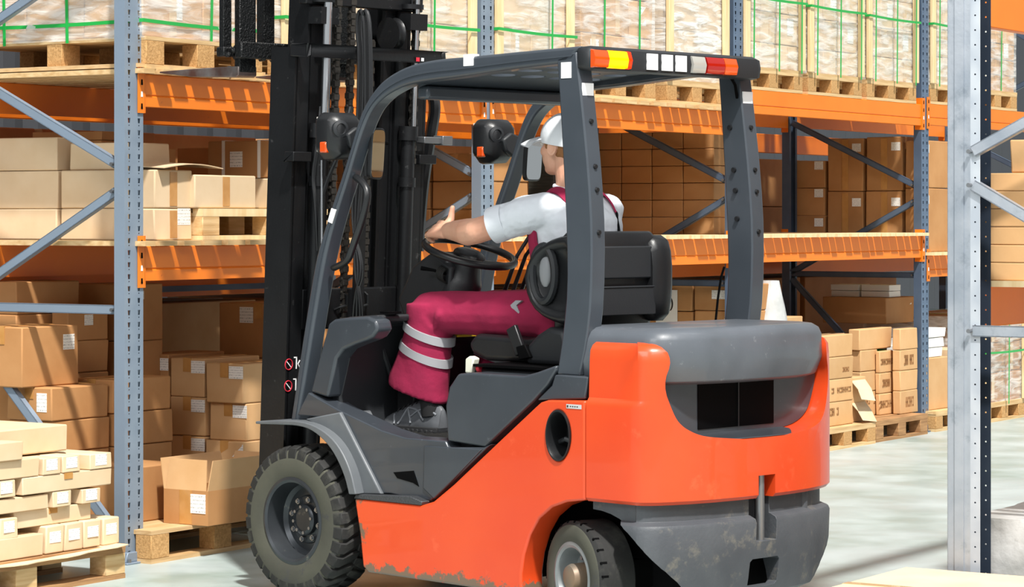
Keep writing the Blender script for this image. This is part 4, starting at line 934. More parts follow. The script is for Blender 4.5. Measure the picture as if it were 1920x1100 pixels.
# --- overhead guard
outer = px([(544, 790), (563, 660), (588, 500), (601, 450), (620, 390), (640, 330), (654, 285), (668, 235), (680, 202), (698, 172), (722, 146), (765, 122), (817, 111), (880, 106), (980, 96), (1088, 86)], .5)
inner = px([(558, 790), (580, 655), (605, 500), (617, 447), (633, 390), (651, 335), (665, 285), (681, 237), (695, 207), (709, 190), (729, 174), (760, 159), (796, 152), (860, 145), (960, 129), (1062, 118)], .5)
guard_root = bpy.data.objects.new('overhead_guard', None); C.objects.link(guard_root); guard_root.parent = fk
def rail(s):
    a = rounded(outer, it=2); b = rounded(inner, it=2); m = MB(); R = [[(p[0], s*.50, p[1]), (p[0], s*.425, p[1]), (q[0], s*.425, q[1]), (q[0], s*.50, q[1])] for p, q in zip(a, b)]
    m.loft(R); o = m.build('front_pillar', fgm, guard_root, bevel=.014, seg=3, ang=40)
    g = MB(); R = []                                         # raised rib along the pillar
    for p, q in zip(a, b): c_ = ((p[0]*.45+q[0]*.55), (p[1]*.45+q[1]*.55)); d_ = (Vector((q[0]-p[0], q[1]-p[1]))).normalized()*.006; R.append([(c_[0]-d_[0], s*.499, c_[1]-d_[1]), (c_[0]-d_[0], s*.503, c_[1]-d_[1]), (c_[0]+d_[0], s*.503, c_[1]+d_[1]), (c_[0]+d_[0], s*.499, c_[1]+d_[1])])
    g.loft(R); g.build('pillar_rib', fgm, o)
    return o
for s in (1, -1): rail(s)
rp_o = px([(1100, 95), (1112, 200), (1124, 330), (1130, 440), (1128, 560), (1120, 640), (1106, 706)], .5)      # rear edge
rp_i = px([(1044, 110), (1050, 200), (1057, 330), (1062, 440), (1063, 540), (1056, 620), (1044, 702)], .5)
RW = .075
def rearp(s):
    dx = RW*0.0; a = rounded([(p[0]+.052, p[1]) for p in rp_o], it=1); b = rounded(rp_i, it=1); m = MB()
    m.loft([[(p[0], s*.50, p[1]), (p[0], s*.425, p[1]), (q[0], s*.425, q[1]), (q[0], s*.50, q[1])] for p, q in zip(a, b)]); o = m.build('rear_pillar', fgm, guard_root, bevel=.006, seg=2, ang=40)
    def xr(z):
        for p, q in zip(a, a[1:]):
            if q[1] <= z <= p[1]: f = (z-q[1])/(p[1]-q[1]+1e-9); return q[0]+(p[0]-q[0])*f
        return a[0][0]
    for z in (1.865, 1.70, 1.615, 1.46):
        m = MB(); x = xr(z); m.cyl((x+.002, s*.462, z), (x-.008, s*.462, z), .0105, .008, n=10); m.build('bolt', plas, o)
    if s < 0:
        for z in (1.865, 1.62, 1.51, 1.70): m = MB(); m.cyl((xr(z)+.07, s*.428, z-.0), (xr(z)+.07, s*.415, z), .010, n=10); m.build('bolt', plas, o)
    m = MB(); m.box((xr(1.98)-.003, s*.462-.03, 1.955), (xr(1.98)+.001, s*.462+.03, 2.005)); m.build('reflector', white, o, smooth=False)
    if s > 0:
        q = px([(1052, 117), (1071, 146)], .501); m = MB(); m.box((q[1][0], .5, q[1][1]), (q[0][0], .5015, q[0][1])); m.build('reflector', white, o, smooth=False)
    return o
for s in (1, -1): rearp(s)
q = px([(870, 104), (888, 126)], .5); m = MB(); m.box((q[1][0], .47, q[1][1]+.006), (q[0][0], .5035, q[0][1]+.004)); m.build('reflector', white, guard_root, smooth=False)
q = px([(614, 415), (621, 390), (630, 393), (622, 419)], .504); m = MB(); m.prism(q, 1, .5, .5035); m.build('reflector', white, guard_root, smooth=False)
# roof plate with pressed oval holes
m = MB(); m.prism([(.95, 2.035), (.80, 2.082), (.60, 2.098), (.05, 2.12), (.05, 2.108), (.60, 2.084), (.79, 2.068), (.945, 2.022)], 1, -.43, .43); rf = m.build('roof_plate', fgm, guard_root, smooth=False)
ks = []
m = MB()
for i in range(5):
    for j in range(5):
        x = .16+i*.145; y = -.33+j*.165
        m.prism([(x+.040*math.cos(2*PI*k/16), y+.062*math.sin(2*PI*k/16)) for k in range(16)], 2, 1.9, 2.3)
cut(rf, [m.build('k', fgm, guard_root, smooth=False)]); shade(rf)
for x, z in ((.06, 2.085), (.93, 2.005)):
    m = MB(); m.box((x-.035, -.43, z-.03), (x+.03, .43, z+.022)); m.build('roof_crossbar', fgm, guard_root, bevel=.012)
# --- rear light bar
LX = .018
m = MB(); ring = [(-.045, -.038), (-.052, 0), (-.045, .036), (-.02, .047), (.03, .045), (.03, -.04), (-.02, -.043)]
R = []
for y, s_ in ((.505, .55), (.497, .85), (.48, 1), (0, 1), (-.455, 1), (-.475, .9), (-.485, .6)): R.append([(LX+a*s_, y, 2.092+b*s_) for a, b in ring])
m.loft(R); lb = m.build('light_bar', plas2, guard_root, ang=50)
def lens(y0, y1, mt, nm, z0=-.034, z1=.034, out=.004):
    m = MB(); R = []
    for y in (y0, y0*.94+y1*.06, y0*.06+y1*.94, y1):
        s_ = 1 if y not in (y0, y1) else .96
        R.append([(LX-.040, y, 2.092+z0*s_), (LX-.056-out*.3, y, 2.092+z0*.9*s_), (LX-.060-out, y, 2.092), (LX-.053-out*.3, y, 2.092+z1*.9*s_), (LX-.040, y, 2.092+z1*s_)])
    m.loft(R); return m.build(nm, mt, lb, ang=50)
def yx(p): return FL.hit(p, 110, 0, LX-.055)[1]
lens(yx(1113), yx(1140), lenso, 'indicator_lens'); lens(yx(1140), yx(1176), lampy, 'lit_lamp'); lens(yx(1176), yx(1183), lampr, 'lit_red_lamp')
for a in (1214, 1242, 1268): m = MB(); m.box((LX-.0575, yx(a+19), 2.062), (LX-.050, yx(a), 2.122)); m.build('reflector', white, lb, smooth=False)
lens(yx(1298), yx(1322), lensc, 'reversing_lens'); lens(yx(1325), yx(1357), lensr, 'brake_lens'); lens(yx(1358), yx(1381), lenso, 'indicator_lens')
m = MB(); m.tube([(LX+.01, -.36, 2.06), (LX+.02, -.40, 2.03), (LX+.03, -.425, 1.98)], .006, 6); m.build('lamp_cable', blackm, lb)
m = MB(); pc = [FL.hit(a, b, 1, -.42) for a, b in ((1358, 500), (1352, 520), (1346, 560), (1342, 600), (1344, 618))]; m.tube([tuple(p) for p in pc], .005, 6); m.build('cable', blackm, fk)
# --- front cowl
co = px([(583, 735), (600, 668), (617, 606), (628, 598), (650, 595), (690, 593), (706, 600), (710, 618), (700, 632), (688, 638), (668, 645), (645, 655), (632, 672), (626, 700), (616, 745)], .5)
def cowl(s): m = MB(); m.prism(co, 1, s*.42, s*.505); o = m.build('cowl_side', fg, fk, bevel=.012, seg=3); return o
both(cowl)
zt = co[4][1]
m = MB(); m.prism([(1.42, .66), (1.475, .80), (1.37, 1.10), (1.345, 1.118), (1.17, 1.130), (1.17, 1.105), (1.30, 1.085), (1.39, .80), (1.36, .66)], 1, -.44, .44); m.build('front_cowl', plas2, fk, bevel=.01)
m = MB(); m.box((1.15, .33, 1.134), (1.20, .40, 1.142)); m.build('cowl_hole', blackm, fk)
m = MB(); m.prism([(1.36, .66), (1.36, .80), (1.20, 1.11), (1.05, 1.13), (1.05, 1.05), (1.15, 1.0), (1.25, .80), (1.26, .66)], 1, -.30, .16); m.build('dash_lower', plas, fk, bevel=.01)
# footwell floor & inner
m = MB(); m.box((.60, -.50, .625), (1.42, .44, .655)); m.build('floor_plate', plas2, fk)
m = MB(); 
for k in range(18): m.box((1.36-.04*k, -.1, .655), (1.35-.04*k, .42, .659))
m.build('floor_mat', rubber, fk)
# grey lower body: scuttle side and step area
lb_ = px([(583, 735), (598, 744), (640, 768), (720, 806), (765, 820), (840, 826), (845, 838), (912, 838), (925, 832), (850, 905), (812, 938), (770, 932), (738, 925), (716, 924), (700, 890), (668, 835), (640, 805), (610, 782), (562, 778), (570, 760)], .5)
def lowb(s): m = MB(); m.prism(lb_, 1, s*.40, s*.515); return m.build('scuttle_panel', fg, fk, bevel=.010, seg=3)
both(lowb)
# step recess
m = MB(); m.prism(px([(738, 885), (776, 882), (786, 912), (775, 905), (745, 896)], .515), 1, .50, .5165); m.build('step_recess', blackm, fk)
rcp = px([(797, 835), (905, 842), (845, 905), (815, 935), (795, 915)], .515); m = MB(); m.prism(rcp, 1, .50, .521); m.build('lower_cover', fg, fk, bevel=.004)
# seat-side cover
sc_ = px([(842, 826), (838, 760), (845, 725), (862, 700), (885, 698), (985, 704), (1010, 697), (1046, 684), (1047, 694), (1030, 722), (1003, 752), (912, 838)], .5)
def seatc(s): m = MB(); m.prism(sc_, 1, s*.30, s*.51); return m.build('seat_side_cover', fg, fk, bevel=.012, seg=3)
both(seatc)
m = MB(); m.box((.10, -.40, .62), (.70, .40, .945)); m.build('engine_hood', plas, fk, bevel=.015)
m = MB(); m.box((.12, .20, .945), (.66, .42, .955)); m.build('anti_slip_pad', blackm, fk)
# front fenders
fo_ = px([(484, 789), (520, 787), (575, 789), (612, 806), (640, 834), (662, 880), (672, 926)], .56); fi_ = px([(484, 794), (520, 795), (570, 797), (600, 812), (628, 842), (650, 888), (659, 926)], .56)
def fender(s):
    a = rounded(fo_); b = rounded(fi_); m = MB(); m.loft([[(p[0], s*.575, p[1]), (p[0], s*.40, p[1]), (q[0], s*.40, q[1]), (q[0], s*.575, q[1])] for p, q in zip(a, b)]); m.build('front_fender', M('dusty fender grey', '#63676a', .45, col2='#565a5e', scale=5, bump=.05) if s > 0 else bpy.data.materials['dusty fender grey'], fk, bevel=.004)
both(fender)
fs_ = px([(575, 785), (640, 772), (700, 890), (718, 926), (672, 926), (662, 880), (640, 834), (612, 806)], .52)
def fside(s): m = MB(); m.prism(fs_, 1, s*.36, s*.530); return m.build('fender_skirt', bpy.data.materials['dusty fender grey'], fk, bevel=.006)
both(fside)
# --- seat
seat = bpy.data.objects.new('seat', None); C.objects.link(seat); seat.parent = fk
m = MB(); m.prism([(.30, .955), (.78, .955), (.86, .98), (.88, 1.02), (.84, 1.06), (.55, 1.05), (.42, 1.08), (.36, 1.10), (.30, 1.06)], 1, -.22, .23); m.build('seat_cushion', plas, seat, bevel=.028, seg=4)
m = MB(); m.prism([(.28, .955), (.50, .955), (.50, 1.02), (.44, 1.07), (.38, 1.10), (.30, 1.09), (.275, 1.02)], 1, .18, .30); m.build('seat_side_box', plas2, seat, bevel=.02, seg=3)
# backrest: rear tray panel and padded wings
m = MB(); R = []
for z, x0, x1, w_ in ((1.02, .33, .40, .20), (1.06, .315, .42, .225), (1.20, .295, .40, .245), (1.36, .285, .38, .245), (1.44, .285, .37, .235), (1.462, .295, .36, .215)):
    R.append([(x0+.03, w_, z), (x0+.008, w_-.015, z), (x0, w_-.04, z), (x0, 0, z), (x0, -w_+.04, z), (x0+.008, -w_+.015, z), (x0+.03, -w_, z), (x1, -w_, z), (x1, 0, z), (x1, w_, z)])
m.loft(R); bk = m.build('backrest', plas, seat, bevel=.008, ang=50)
m = MB(); m.box((.272, -.19, 1.28), (.292, .14, 1.405)); m.build('document_pouch', plas2, bk, bevel=.006)
m = MB(); m.box((.262, -.19, 1.14), (.30, .15, 1.25)); m.box((.258, -.195, 1.245), (.27, .155, 1.252)); m.build('rear_tray', plas2, bk, bevel=.004)
m = MB(); m.box((.268, -.20, 1.315), (.272, -.175, 1.318)); m.build('label', white, bk)
def wing(s):
    cx, cz = .46, 1.255
    o_ = px([(984, 520), (990, 490), (1010, 462), (1040, 445), (1075, 440), (1085, 480), (1085, 560), (1078, 608), (1045, 607), (1010, 590), (990, 560)], .27); o_ = rounded(o_+[o_[0]], it=1)[:-1]
    cxx = sum(p[0] for p in o_)/len(o_); czz = sum(p[1] for p in o_)/len(o_)
    m = MB(); R = []
    for y, k in ((.17, .90), (.20, 1), (.262, 1.0), (.278, .95), (.282, .88), (.279, .80), (.262, .72), (.25, .60)): R.append([(cxx+(p[0]-cxx)*k, s*y, czz+(p[1]-czz)*k) for p in o_])
    m.loft(R); w_ = m.build('bolster', plas, seat, ang=60)
    m = MB(); m.ell((cxx+.045, s*.252, czz+.03), (.030, .016, .062)); m.build('bolster_pad', M('worn grey pad', '#8b8d90', .5) if s > 0 else bpy.data.materials['worn grey pad'], w_)
    m = MB(); m.tube([(cxx+.045+.058*math.cos(a), s*.262, czz+.02+.105*math.sin(a)) for a in [2*PI*k/28 for k in range(28)]], .017, 8, closed=True); m.build('bolster_ring', plas2, w_)
for s in (1, -1): wing(s)
# belt buckle
bp_ = px([(950, 618), (966, 608), (985, 660), (968, 668)], .30); m = MB(); m.prism(bp_, 1, .285, .305); m.build('seat_belt', plas, seat, bevel=.004)
bp_ = px([(968, 650), (985, 645), (996, 670), (975, 675)], .31); m = MB(); m.prism(bp_, 1, .29, .315); m.build('belt_buckle', blackm, seat, bevel=.004)
# lever knob and yellow bit
c = FL.hit(885, 683, 1, .40); m = MB(); m.prism([(c[0]+.02, c[2]-.032), (c[0]-.012, c[2]-.034), (c[0]-.030, c[2]+.025), (c[0]-.004, c[2]+.034), (c[0]+.018, c[2]+.022)], 1, .385, .42); m.build('lever_knob', cream, fk, bevel=.006)
m = MB(); m.cyl((c[0]-.035, .40, c[2]-.014), (c[0]-.05, .40, c[2]-.012), .015); m.build('knob_end', redp, fk)
c = FL.hit(858, 628, 1, .08); m = MB(); m.box((c[0]-.04, .0, c[2]-.006), (c[0]+.06, .12, c[2]+.004)); m.build('yellow_tray', yel, fk, bevel=.002)
# --- steering
SC = Vector((1.095, 0, 1.372)); T_ = math.radians(17); sdir = Vector((-math.sin(T_), 0, math.cos(T_))); sfw = Vector((math.cos(T_), 0, math.sin(T_)))
st = bpy.data.objects.new('steering_wheel', None); C.objects.link(st); st.parent = fk
m = MB(); m.tube([SC+sfw*.185*math.cos(a)+Vector((0, 1, 0))*.185*math.sin(a) for a in [2*PI*k/48 for k in range(48)]], .0155, 12, closed=True); m.build('wheel_rim', plas, st)
m = MB(); M3 = Matrix((sfw, Vector((0, 1, 0)), sdir)).transposed(); m.ell(SC-sdir*.012, (.075, .06, .030), M3); m.build('wheel_hub', plas, st)
for a in (80, 200, 320):
    a = math.radians(a); d_ = sfw*math.cos(a)+Vector((0, 1, 0))*math.sin(a); m = MB(); m.bar(SC-sdir*.02+d_*.05, SC+d_*.18, .03, .012, up=sdir); m.build('wheel_spoke', plas, st, bevel=.004)
m = MB(); m.tube([SC-sdir*.03, SC-sdir*.10, Vector((1.14, 0, 1.26)), Vector((1.20, 0, 1.12))], [.055, .07, .085, .09], 20); m.build('steering_column', plas, fk)
q = px([(783, 592), (772, 560), (800, 498), (838, 470), (875, 500), (870, 560), (850, 600)], .0); m = MB(); m.prism(q, 1, -.10, .085); m.build('column_shroud', plas2, fk, bevel=.015, seg=3)
m = MB(); q0 = FL.hit(822, 508, 1, .1); m.tube([(q0[0]-.03, .08, q0[2]-.012), (q0[0]+.01, .12, q0[2]+.004), (q0[0]+.05, .15, q0[2]+.012)], [.006, .006, .009], 8); m.build('direction_lever', blackm, fk)
m = MB()
for k in range(5): c_ = Vector((q0[0]-.035+.008*k, .085, q0[2]-.02+.003*k)); m.tube([c_+Vector((0, .028*math.cos(a), .028*math.sin(a))) for a in [2*PI*j/16 for j in range(16)]], .004, 6, closed=True)
m.build('bellows', rubber, fk)
for k, yy in enumerate((-.20, -.25, -.30)):
    m = MB(); m.tube([(1.12, yy, 1.16), (1.02, yy, 1.36), (.97-.012*k, yy-.02, 1.44)], [.010, .008, .008], 8); m.ell((.965-.012*k, yy-.02, 1.455), (.018, .016, .022)); m.build('hydraulic_lever', plas, fk)
m = MB(); m.tube([(1.34, .27, 1.02), (1.35, .20, .88), (1.33, .12, .80), (1.25, .06, .76)], [.012, .012, .016, .02], 8); m.build('pedal_arm', plas2, fk)
for yy, nm in ((.04, 'brake_pedal'), (-.12, 'accelerator_pedal')): m = MB(); m.box((-.055, -.035, -.008), (.055, .035, .008)); o = m.build(nm, rubber, fk, bevel=.004); o.location = (1.22, yy, .745); o.rotation_euler = (0, math.radians(35), 0)
# --- grab handle on the front pillar
hp = [FL.hit(a, b, 1, .46) for a, b in ((668, 332), (684, 342), (695, 358), (694, 380), (684, 420), (668, 462), (660, 484), (648, 494), (626, 502))]
pts = rounded([(p[0], p[2]) for p in hp], it=2); m = MB(); m.tube([(p[0], .46+.02*math.sin(PI*i/(len(pts)-1)), p[1]) for i, p in enumerate(pts)], [.013]*len(pts), 10, sx=1.2); m.build('grab_handle', plas, fk)
# --- lamps on the front pillars and mirrors
def worklamp(s, ax_, pxs, c_px, yl):
    t = bpy.data.objects.new('work_lamp', None); C.objects.link(t); t.parent = fk; c = FL.hit(c_px[0], c_px[1], 1, yl); t.location = c
    W_, H_ = .105, .093
    m = MB(); R = []
    for x, k in ((.055, .80), (.05, .95), (.03, 1), (-.02, .98), (-.05, .80), (-.065, .6)):
        R.append([(x, y*k, z*k) for y, z in ((.088, -.06), (.088, .06), (.06, .088), (-.06, .088), (-.088, .06), (-.088, -.06), (-.055, -.10), (.045, -.105))])
    m.loft(R); m.build('housing', plas, t, bevel=.012, seg=3, ang=40)
    m = MB(); m.lathe([(.035, 0), (.034, .014), (.022, .018), (.02, .01), (.0, .01)], (-.05, .045, .02), (-1, .25, 0), 24); m.build('pivot_cap', plas2, t)
    m = MB(); m.prism([(.03, .0), (.012, -.05), (-.03, -.075), (-.085, -.06), (-.085, .01), (-.02, .03)], 0, -.085, -.04); m.build('bracket', plas2, t, bevel=.008)
    m = MB(); m.box((-.02, .058, -.075), (.02, .090, -.030)); m.build('amber_marker', lenso, t, bevel=.006)
    m = MB(); m.tube([(-.06, -.06, -.01), (-.07, -.10, -.03), (-.085, -.13, -.03)], .010, 8); m.build('mount_arm', blackm, t)
    m = MB(); m.box((.054, -.07, -.07), (.058, .07, .07)); m.build('lens', lensc, t, bevel=.003)
worklamp(1, 0, 0, (636, 252), .46); worklamp(-1, 0, 0, (927, 262), -.46)
def mirr(cx, cy, wpx, hpx, y0, zr):
    c = FL.hit(cx, cy, 1, y0); t = bpy.data.objects.new('mirror', None); C.objects.link(t); t.parent = fk; t.location = c; t.rotation_euler = (0, math.radians(-4), math.radians(zr))
    # glass faces the rear (-x)
    w_, h_ = wpx, hpx; n = 20
    def rr(k): return [(math.copysign(abs(math.cos(a))**.35, math.cos(a))*w_/2*k, math.copysign(abs(math.sin(a))**.35, math.sin(a))*h_/2*k) for a in [2*PI*i/28+.01 for i in range(28)]]
    m = MB(); m.prism(rr(1), 0, -.004, .014); m.build('shell', plas, t, bevel=.003)
    m = MB(); m.prism(rr(.92), 0, -.006, -.0035); m.build('glass', mirror, t, smooth=False)
    m = MB(); m.tube([(.012, -.0, h_*.2), (.03, -.05, h_*.25), (.03, -.10, h_*.2)], .008, 8); m.build('arm', blackm, t)
mirr(707, 288, .085, .205, .40, 9); mirr(1000, 302, .12, .165, -.33, 11)
# --- mast
TL = math.radians(2.6)
mr = bpy.data.objects.new('mast', None); C.objects.link(mr); mr.parent = fk; mr.location = (1.84, 0, .25); mr.rotation_euler = (0, -TL, 0)
def MP(a, b, y):             # picture point on a mast plane -> mast frame
    p = FL.hit(a, b, 1, y); d = Vector(p)-Vector((1.84, 0, .25)); c_, s_ = math.cos(TL), math.sin(TL)
    return Vector((c_*d.x+s_*d.z, d.y, -s_*d.x+c_*d.z))
zt_ = 1.97
def rail_(y, w_, x0, x1, z0, z1, nm, mt=mast, s=1, t=.018):
    """channel section with its web outside"""
    m = MB(); m.box((x0, y-t/2, z0), (x1, y+t/2, z1)); m.box((x0, y-s*w_, z0), (x0+t, y, z1)); m.box((x1-t, y-s*w_, z0), (x1, y, z1)); return m.build(nm, mt, mr, smooth=False)
for s in (1, -1):
    rail_(s*.37, .07, -.02, .13, -.05, 1.97, 'outer_mast_rail', s=s)
    rail_(s*.285, .07, -.0, .125, .05, 2.75, 'inner_mast_rail', s=s)
    rail_(s*.20, .05, .01, .12, .2, 2.3, 'carriage_rail', s=s)
m = MB(); pts = [(-.055, .39), (-.06, .25), (-.055, -.2), (-.045, -.39)]
m.box((-.115, -.40, 1.93), (-.098, .395, 1.985)); m.box((-.115, .37, 1.93), (.0, .395, 1.985)); m.box((-.115, -.40, 1.93), (0, -.375, 1.985)); cb = m.build('mast_crossbar', mast, mr, bevel=.008)
m = MB(); c = MP(752, 111, -.23); m.box((-.1165, c.y-.010, c.z-.009), (-.1148, c.y+.01, c.z+.008)); m.build('red_mark', redp, cb)
m = MB(); m.box((-.1165, c.y-.035, c.z-.007), (-.1148, c.y-.02, c.z+.007)); m.build('white_mark', white, cb)
m = MB(); m.box((-.03, -.335, 2.15), (.02, .335, 2.21)); m.build('inner_crossbar', mast, mr, bevel=.006)
m = MB(); m.box((-.02, -.30, .80), (.015, .30, .97)); mc = m.build('lower_crossmember', mast, mr, bevel=.006)
for yy in (.10, -.02): m = MB(); m.tube([(-.022, yy-.03, .95), (-.04, yy-.03, .94), (-.04, yy-.03, .90), (-.04, yy+.01, .89), (-.022, yy+.02, .88)], .006, 6); m.build('hose_clip', mast, mc)
m = MB(); m.box((-.03, -.34, .02), (.0, .34, .16)); m.build('foot_crossmember', mast, mr, bevel=.006)
# cylinders
for s in (1, -1):
    y = s*.255
    m = MB(); m.cyl((-.045, y, .05), (-.045, y, 1.62), .030); cy = m.build('lift_cylinder', mast, mr)
    m = MB(); m.cyl((-.045, y, 1.60), (-.045, y, 1.66), .042); m.build('gland', mast, cy); m = MB(); m.cyl((-.045, y, 1.40), (-.045, y, 1.44), .038); m.build('collar', mast, cy)
    m = MB(); m.cyl((-.045-.030, y, 1.60), (-.045-.030, y, 2.34), .0185 if s > 0 else .010); m.build('rod', chrome, cy)
    m = MB(); m.cyl((-.045, y, 2.16), (-.045, y, 2.18), .05); m.box((-.085, y-.055, 2.07), (-.005, y+.045, 2.14)); m.cyl((-.045, y, 2.18), (-.045, y, 2.36), .007); m.build('rod_anchor', mast, cy)
    m = MB(); m.box((-.075, s*.36-.04, 1.50), (-.02, s*.36+.06, 1.54)); m.box((-.05, s*.30, 1.50), (-.02, s*.42, 1.535)); m.build('cylinder_clamp', mast, mr, bevel=.003)
# chains: side plates alternating along the run
def chain(y, x, z0, z1, w_=.030):
    m = MB(); z = z0; k = 0; pz = .028
    while z < z1:
        ww = w_ if k % 2 == 0 else w_*.62; m.box((x-.013, y-ww/2, z), (x+.013, y+ww/2, z+pz*.80)); m.cyl((x, y-w_/2-.003, z+pz*.9), (x, y+w_/2+.003, z+pz*.9), .006, n=6); z += pz; k += 1
    o = m.build('lift_chain', chainm, mr, smooth=False)
    return o
chain(.165, -.035, 1.2, 2.35); chain(.07, -.02, .2, 2.35); chain(-.27, -.055, 1.5, 2.2); chain(-.09, .03, .2, 2.0); chain(.20, .0, .3, 1.35)
def pulley(y, z, r_=.06): m = MB(); m.lathe([(r_*.3, -.02), (r_, -.02), (r_*.9, -.01), (r_*.9, .01), (r_, .02), (r_*.3, .02)], (-.02, y, z), (0, 1, 0), 28); m.build('chain_pulley', mast, mr)
pulley(-.16, 2.05, .07); pulley(.16, 2.35)
# hoses
def hose(name, pts, r_, root=mr, mt=None):
    p = [Vector(q) for q in pts]
    for _ in range(2):
        o = [p[0]]
        for a, b in zip(p, p[1:]): o += [a*.75+b*.25, a*.25+b*.75]
        o.append(p[-1]); p = o
    m = MB(); m.tube(p, r_, 8); return m.build(name, mt or plas, root)
for k in range(2): hose('hydraulic_hose', [MP(664+k*8, 380, .12), MP(676+k*9, 120, .12), MP(668+k*9, 40, .12), MP(678+k*9, 12, .12), MP(686+k*9, 60, .12), MP(686+k*8, 330, .12)], .010)
for k in range(3): hose('hydraulic_hose', [MP(662+k*7, 640, .14), MP(664+k*6, 560, .16), MP(682-k*9, 500, .15), MP(660+k*5, 430, .14), MP(664+k*8, 300, .12)], .0085)
for k, (a0, a1) in enumerate(((588, 600), (604, 640))): hose('hydraulic_hose', [MP(596+k*4, 470, .30), MP(592+k*8, 380, .31), MP(586+k*30, 330, .30), MP(594+k*46, 280, .30), MP(602+k*56, 200, .26)], .0085)
hose('thin_pipe', [MP(603, 470, .34), MP(603, 300, .34)], .004, mt=chrome); hose('thin_pipe', [MP(772, 120, -.33), MP(772, 205, -.33)], .005, mt=chrome)
m = MB(); q = MP(790, 262, -.38); m.box((-.10, -.47, q.z-.014), (-.05, -.30, q.z+.014)); m.box((-.11, -.46, q.z-.02), (-.05, -.40, q.z+.02)); m.build('pipe_clamp', boltm, mr, bevel=.003)
q = [MP(a, b, -.46) for a, b in ((800, 158), (812, 176), (816, 205), (810, 240), (795, 330), (788, 400), (784, 470))]; hose('curved_hose_guard', q, .026)
m = MB(); m.box((-.05, -.02, .4), (-.02, .02, 1.9)); m.build('centre_guide', mast, mr)
# decal with lifting warning marks on the outer mast rail (rear face)
for (cy, cz_) in ((.365, .66), (.365, .57)):
    m = MB(); m.tube([(-.0225, cy+.020*math.cos(a), cz_+.022*math.sin(a)) for a in [2*PI*k/20 for k in range(20)]], .0022, 5, closed=True); m.build('warning_decal', redp, mr)
    m = MB(); m.bar((-.0225, cy-.012, cz_-.012), (-.0225, cy+.012, cz_+.012), .003, .003); m.box((-.0222, cy-.045, cz_-.02), (-.0205, cy-.04, cz_+.03)); m.box((-.0222, cy-.045, cz_+.025), (-.0205, cy-.028, cz_+.03)); m.bar((-.0225, cy-.06, cz_-.015), (-.0225, cy-.05, cz_+.0), .003, .003); m.bar((-.0225, cy-.06, cz_+.015), (-.0225, cy-.05, cz_+.0), .003, .003); m.build('warning_decal', white, mr)
# --- carriage, backrest and forks (raised)
cr = bpy.data.objects.new('carriage', None); C.objects.link(cr); cr.parent = fk
for z in (2.21, 2.56): m = MB(); m.box((1.93, -.50, z-.035), (1.975, .50, z+.035)); m.build('carriage_bar', greasy, cr, bevel=.006)
def up(xx, y, w_, d_, z1=3.0): m = MB(); m.box((xx-d_/2, y-w_/2, 2.20), (xx+d_/2, y+w_/2, z1)); m.build('backrest_upright', greasy, cr, bevel=.004)
for y in (.49, .27, .06, -.15, -.36, -.50): up(2.045, y, .045 if y > .4 else .06, .03 if y > .4 else .05)
m = MB(); m.box((2.02, -.52, 2.185), (2.07, .52, 2.225)); m.build('backrest_rail', greasy, cr, bevel=.006)
m = MB(); r = random.Random(3)
for k in range(60):
    y = r.uniform(.0, .52); a = r.uniform(.008, .02); m.ell((2.0+r.uniform(-.05, .05), y, 2.19+r.uniform(-.01, .03)), (a*1.3, a, a), n=7, k=5)
m.build('grease_lumps', greasy, cr)
for y in (.42, -.12):
    m = MB(); m.prism([(1.985, 2.107), (2.0, 2.100), (2.30, 2.112), (2.51, 2.135), (2.51, 2.142), (2.30, 2.145), (1.985, 2.145)], 1, y-.05, y+.05); f_ = m.build('fork', forkm, cr, bevel=.005)
    m = MB(); m.box((1.982, y-.045, 2.12), (2.018, y+.045, 2.60)); m.build('fork_shank', greasy, f_, bevel=.005)
# ---------------------------------------------------------------- driver
pe = bpy.data.objects.new('person', None); C.objects.link(pe); pe.location = FL.w(.5, 0, 1.05); pe.rotation_euler = (0, 0, FL.a)
tag(pe, 'person in white cap, white t-shirt and crimson overalls sitting at the steering wheel', 'person')
PO = Vector((.5, 0, 1.05))
class PB(MB):
    def build(s, *a, **k):
        for v in s.bm.verts: v.co -= PO
        return super().build(*a, **k)
    def cap(s, p0, p1, r0, r1, n=16, sq=1):
        p0 = Vector(p0); p1 = Vector(p1); t = (p1-p0).normalized(); P = []; R = []
        for k in range(1, 5): a = -PI/2+k*PI/8; P.append(p0+t*r0*math.sin(a)); R.append(r0*math.cos(a))
        P.append(p1.copy()); R.append(r1)
        for k in range(1, 4): a = k*PI/8; P.append(p1+t*r1*math.sin(a)); R.append(r1*math.cos(a))
        s.tube(P, R, n, sx=sq); return s
    def chain(s, pts, rs, n=16, sq=1):
        for a, b, r0, r1 in zip(pts, pts[1:], rs, rs[1:]): s.cap(a, b, r0, r1, n, sq)
        return s
def ering(c, rx, ry, n=28, tx=0, sq=2.0, slope=0):
    """horizontal ellipse; slope lifts the front"""
    return [(c[0]+rx*math.copysign(abs(math.cos(a))**(2/sq), math.cos(a)), c[1]+ry*math.copysign(abs(math.sin(a))**(2/sq), math.sin(a)), c[2]+slope*math.cos(a)*rx) for a in [2*PI*k/n for k in range(n)]]
HD = Vector((.575, 0, 1.795))
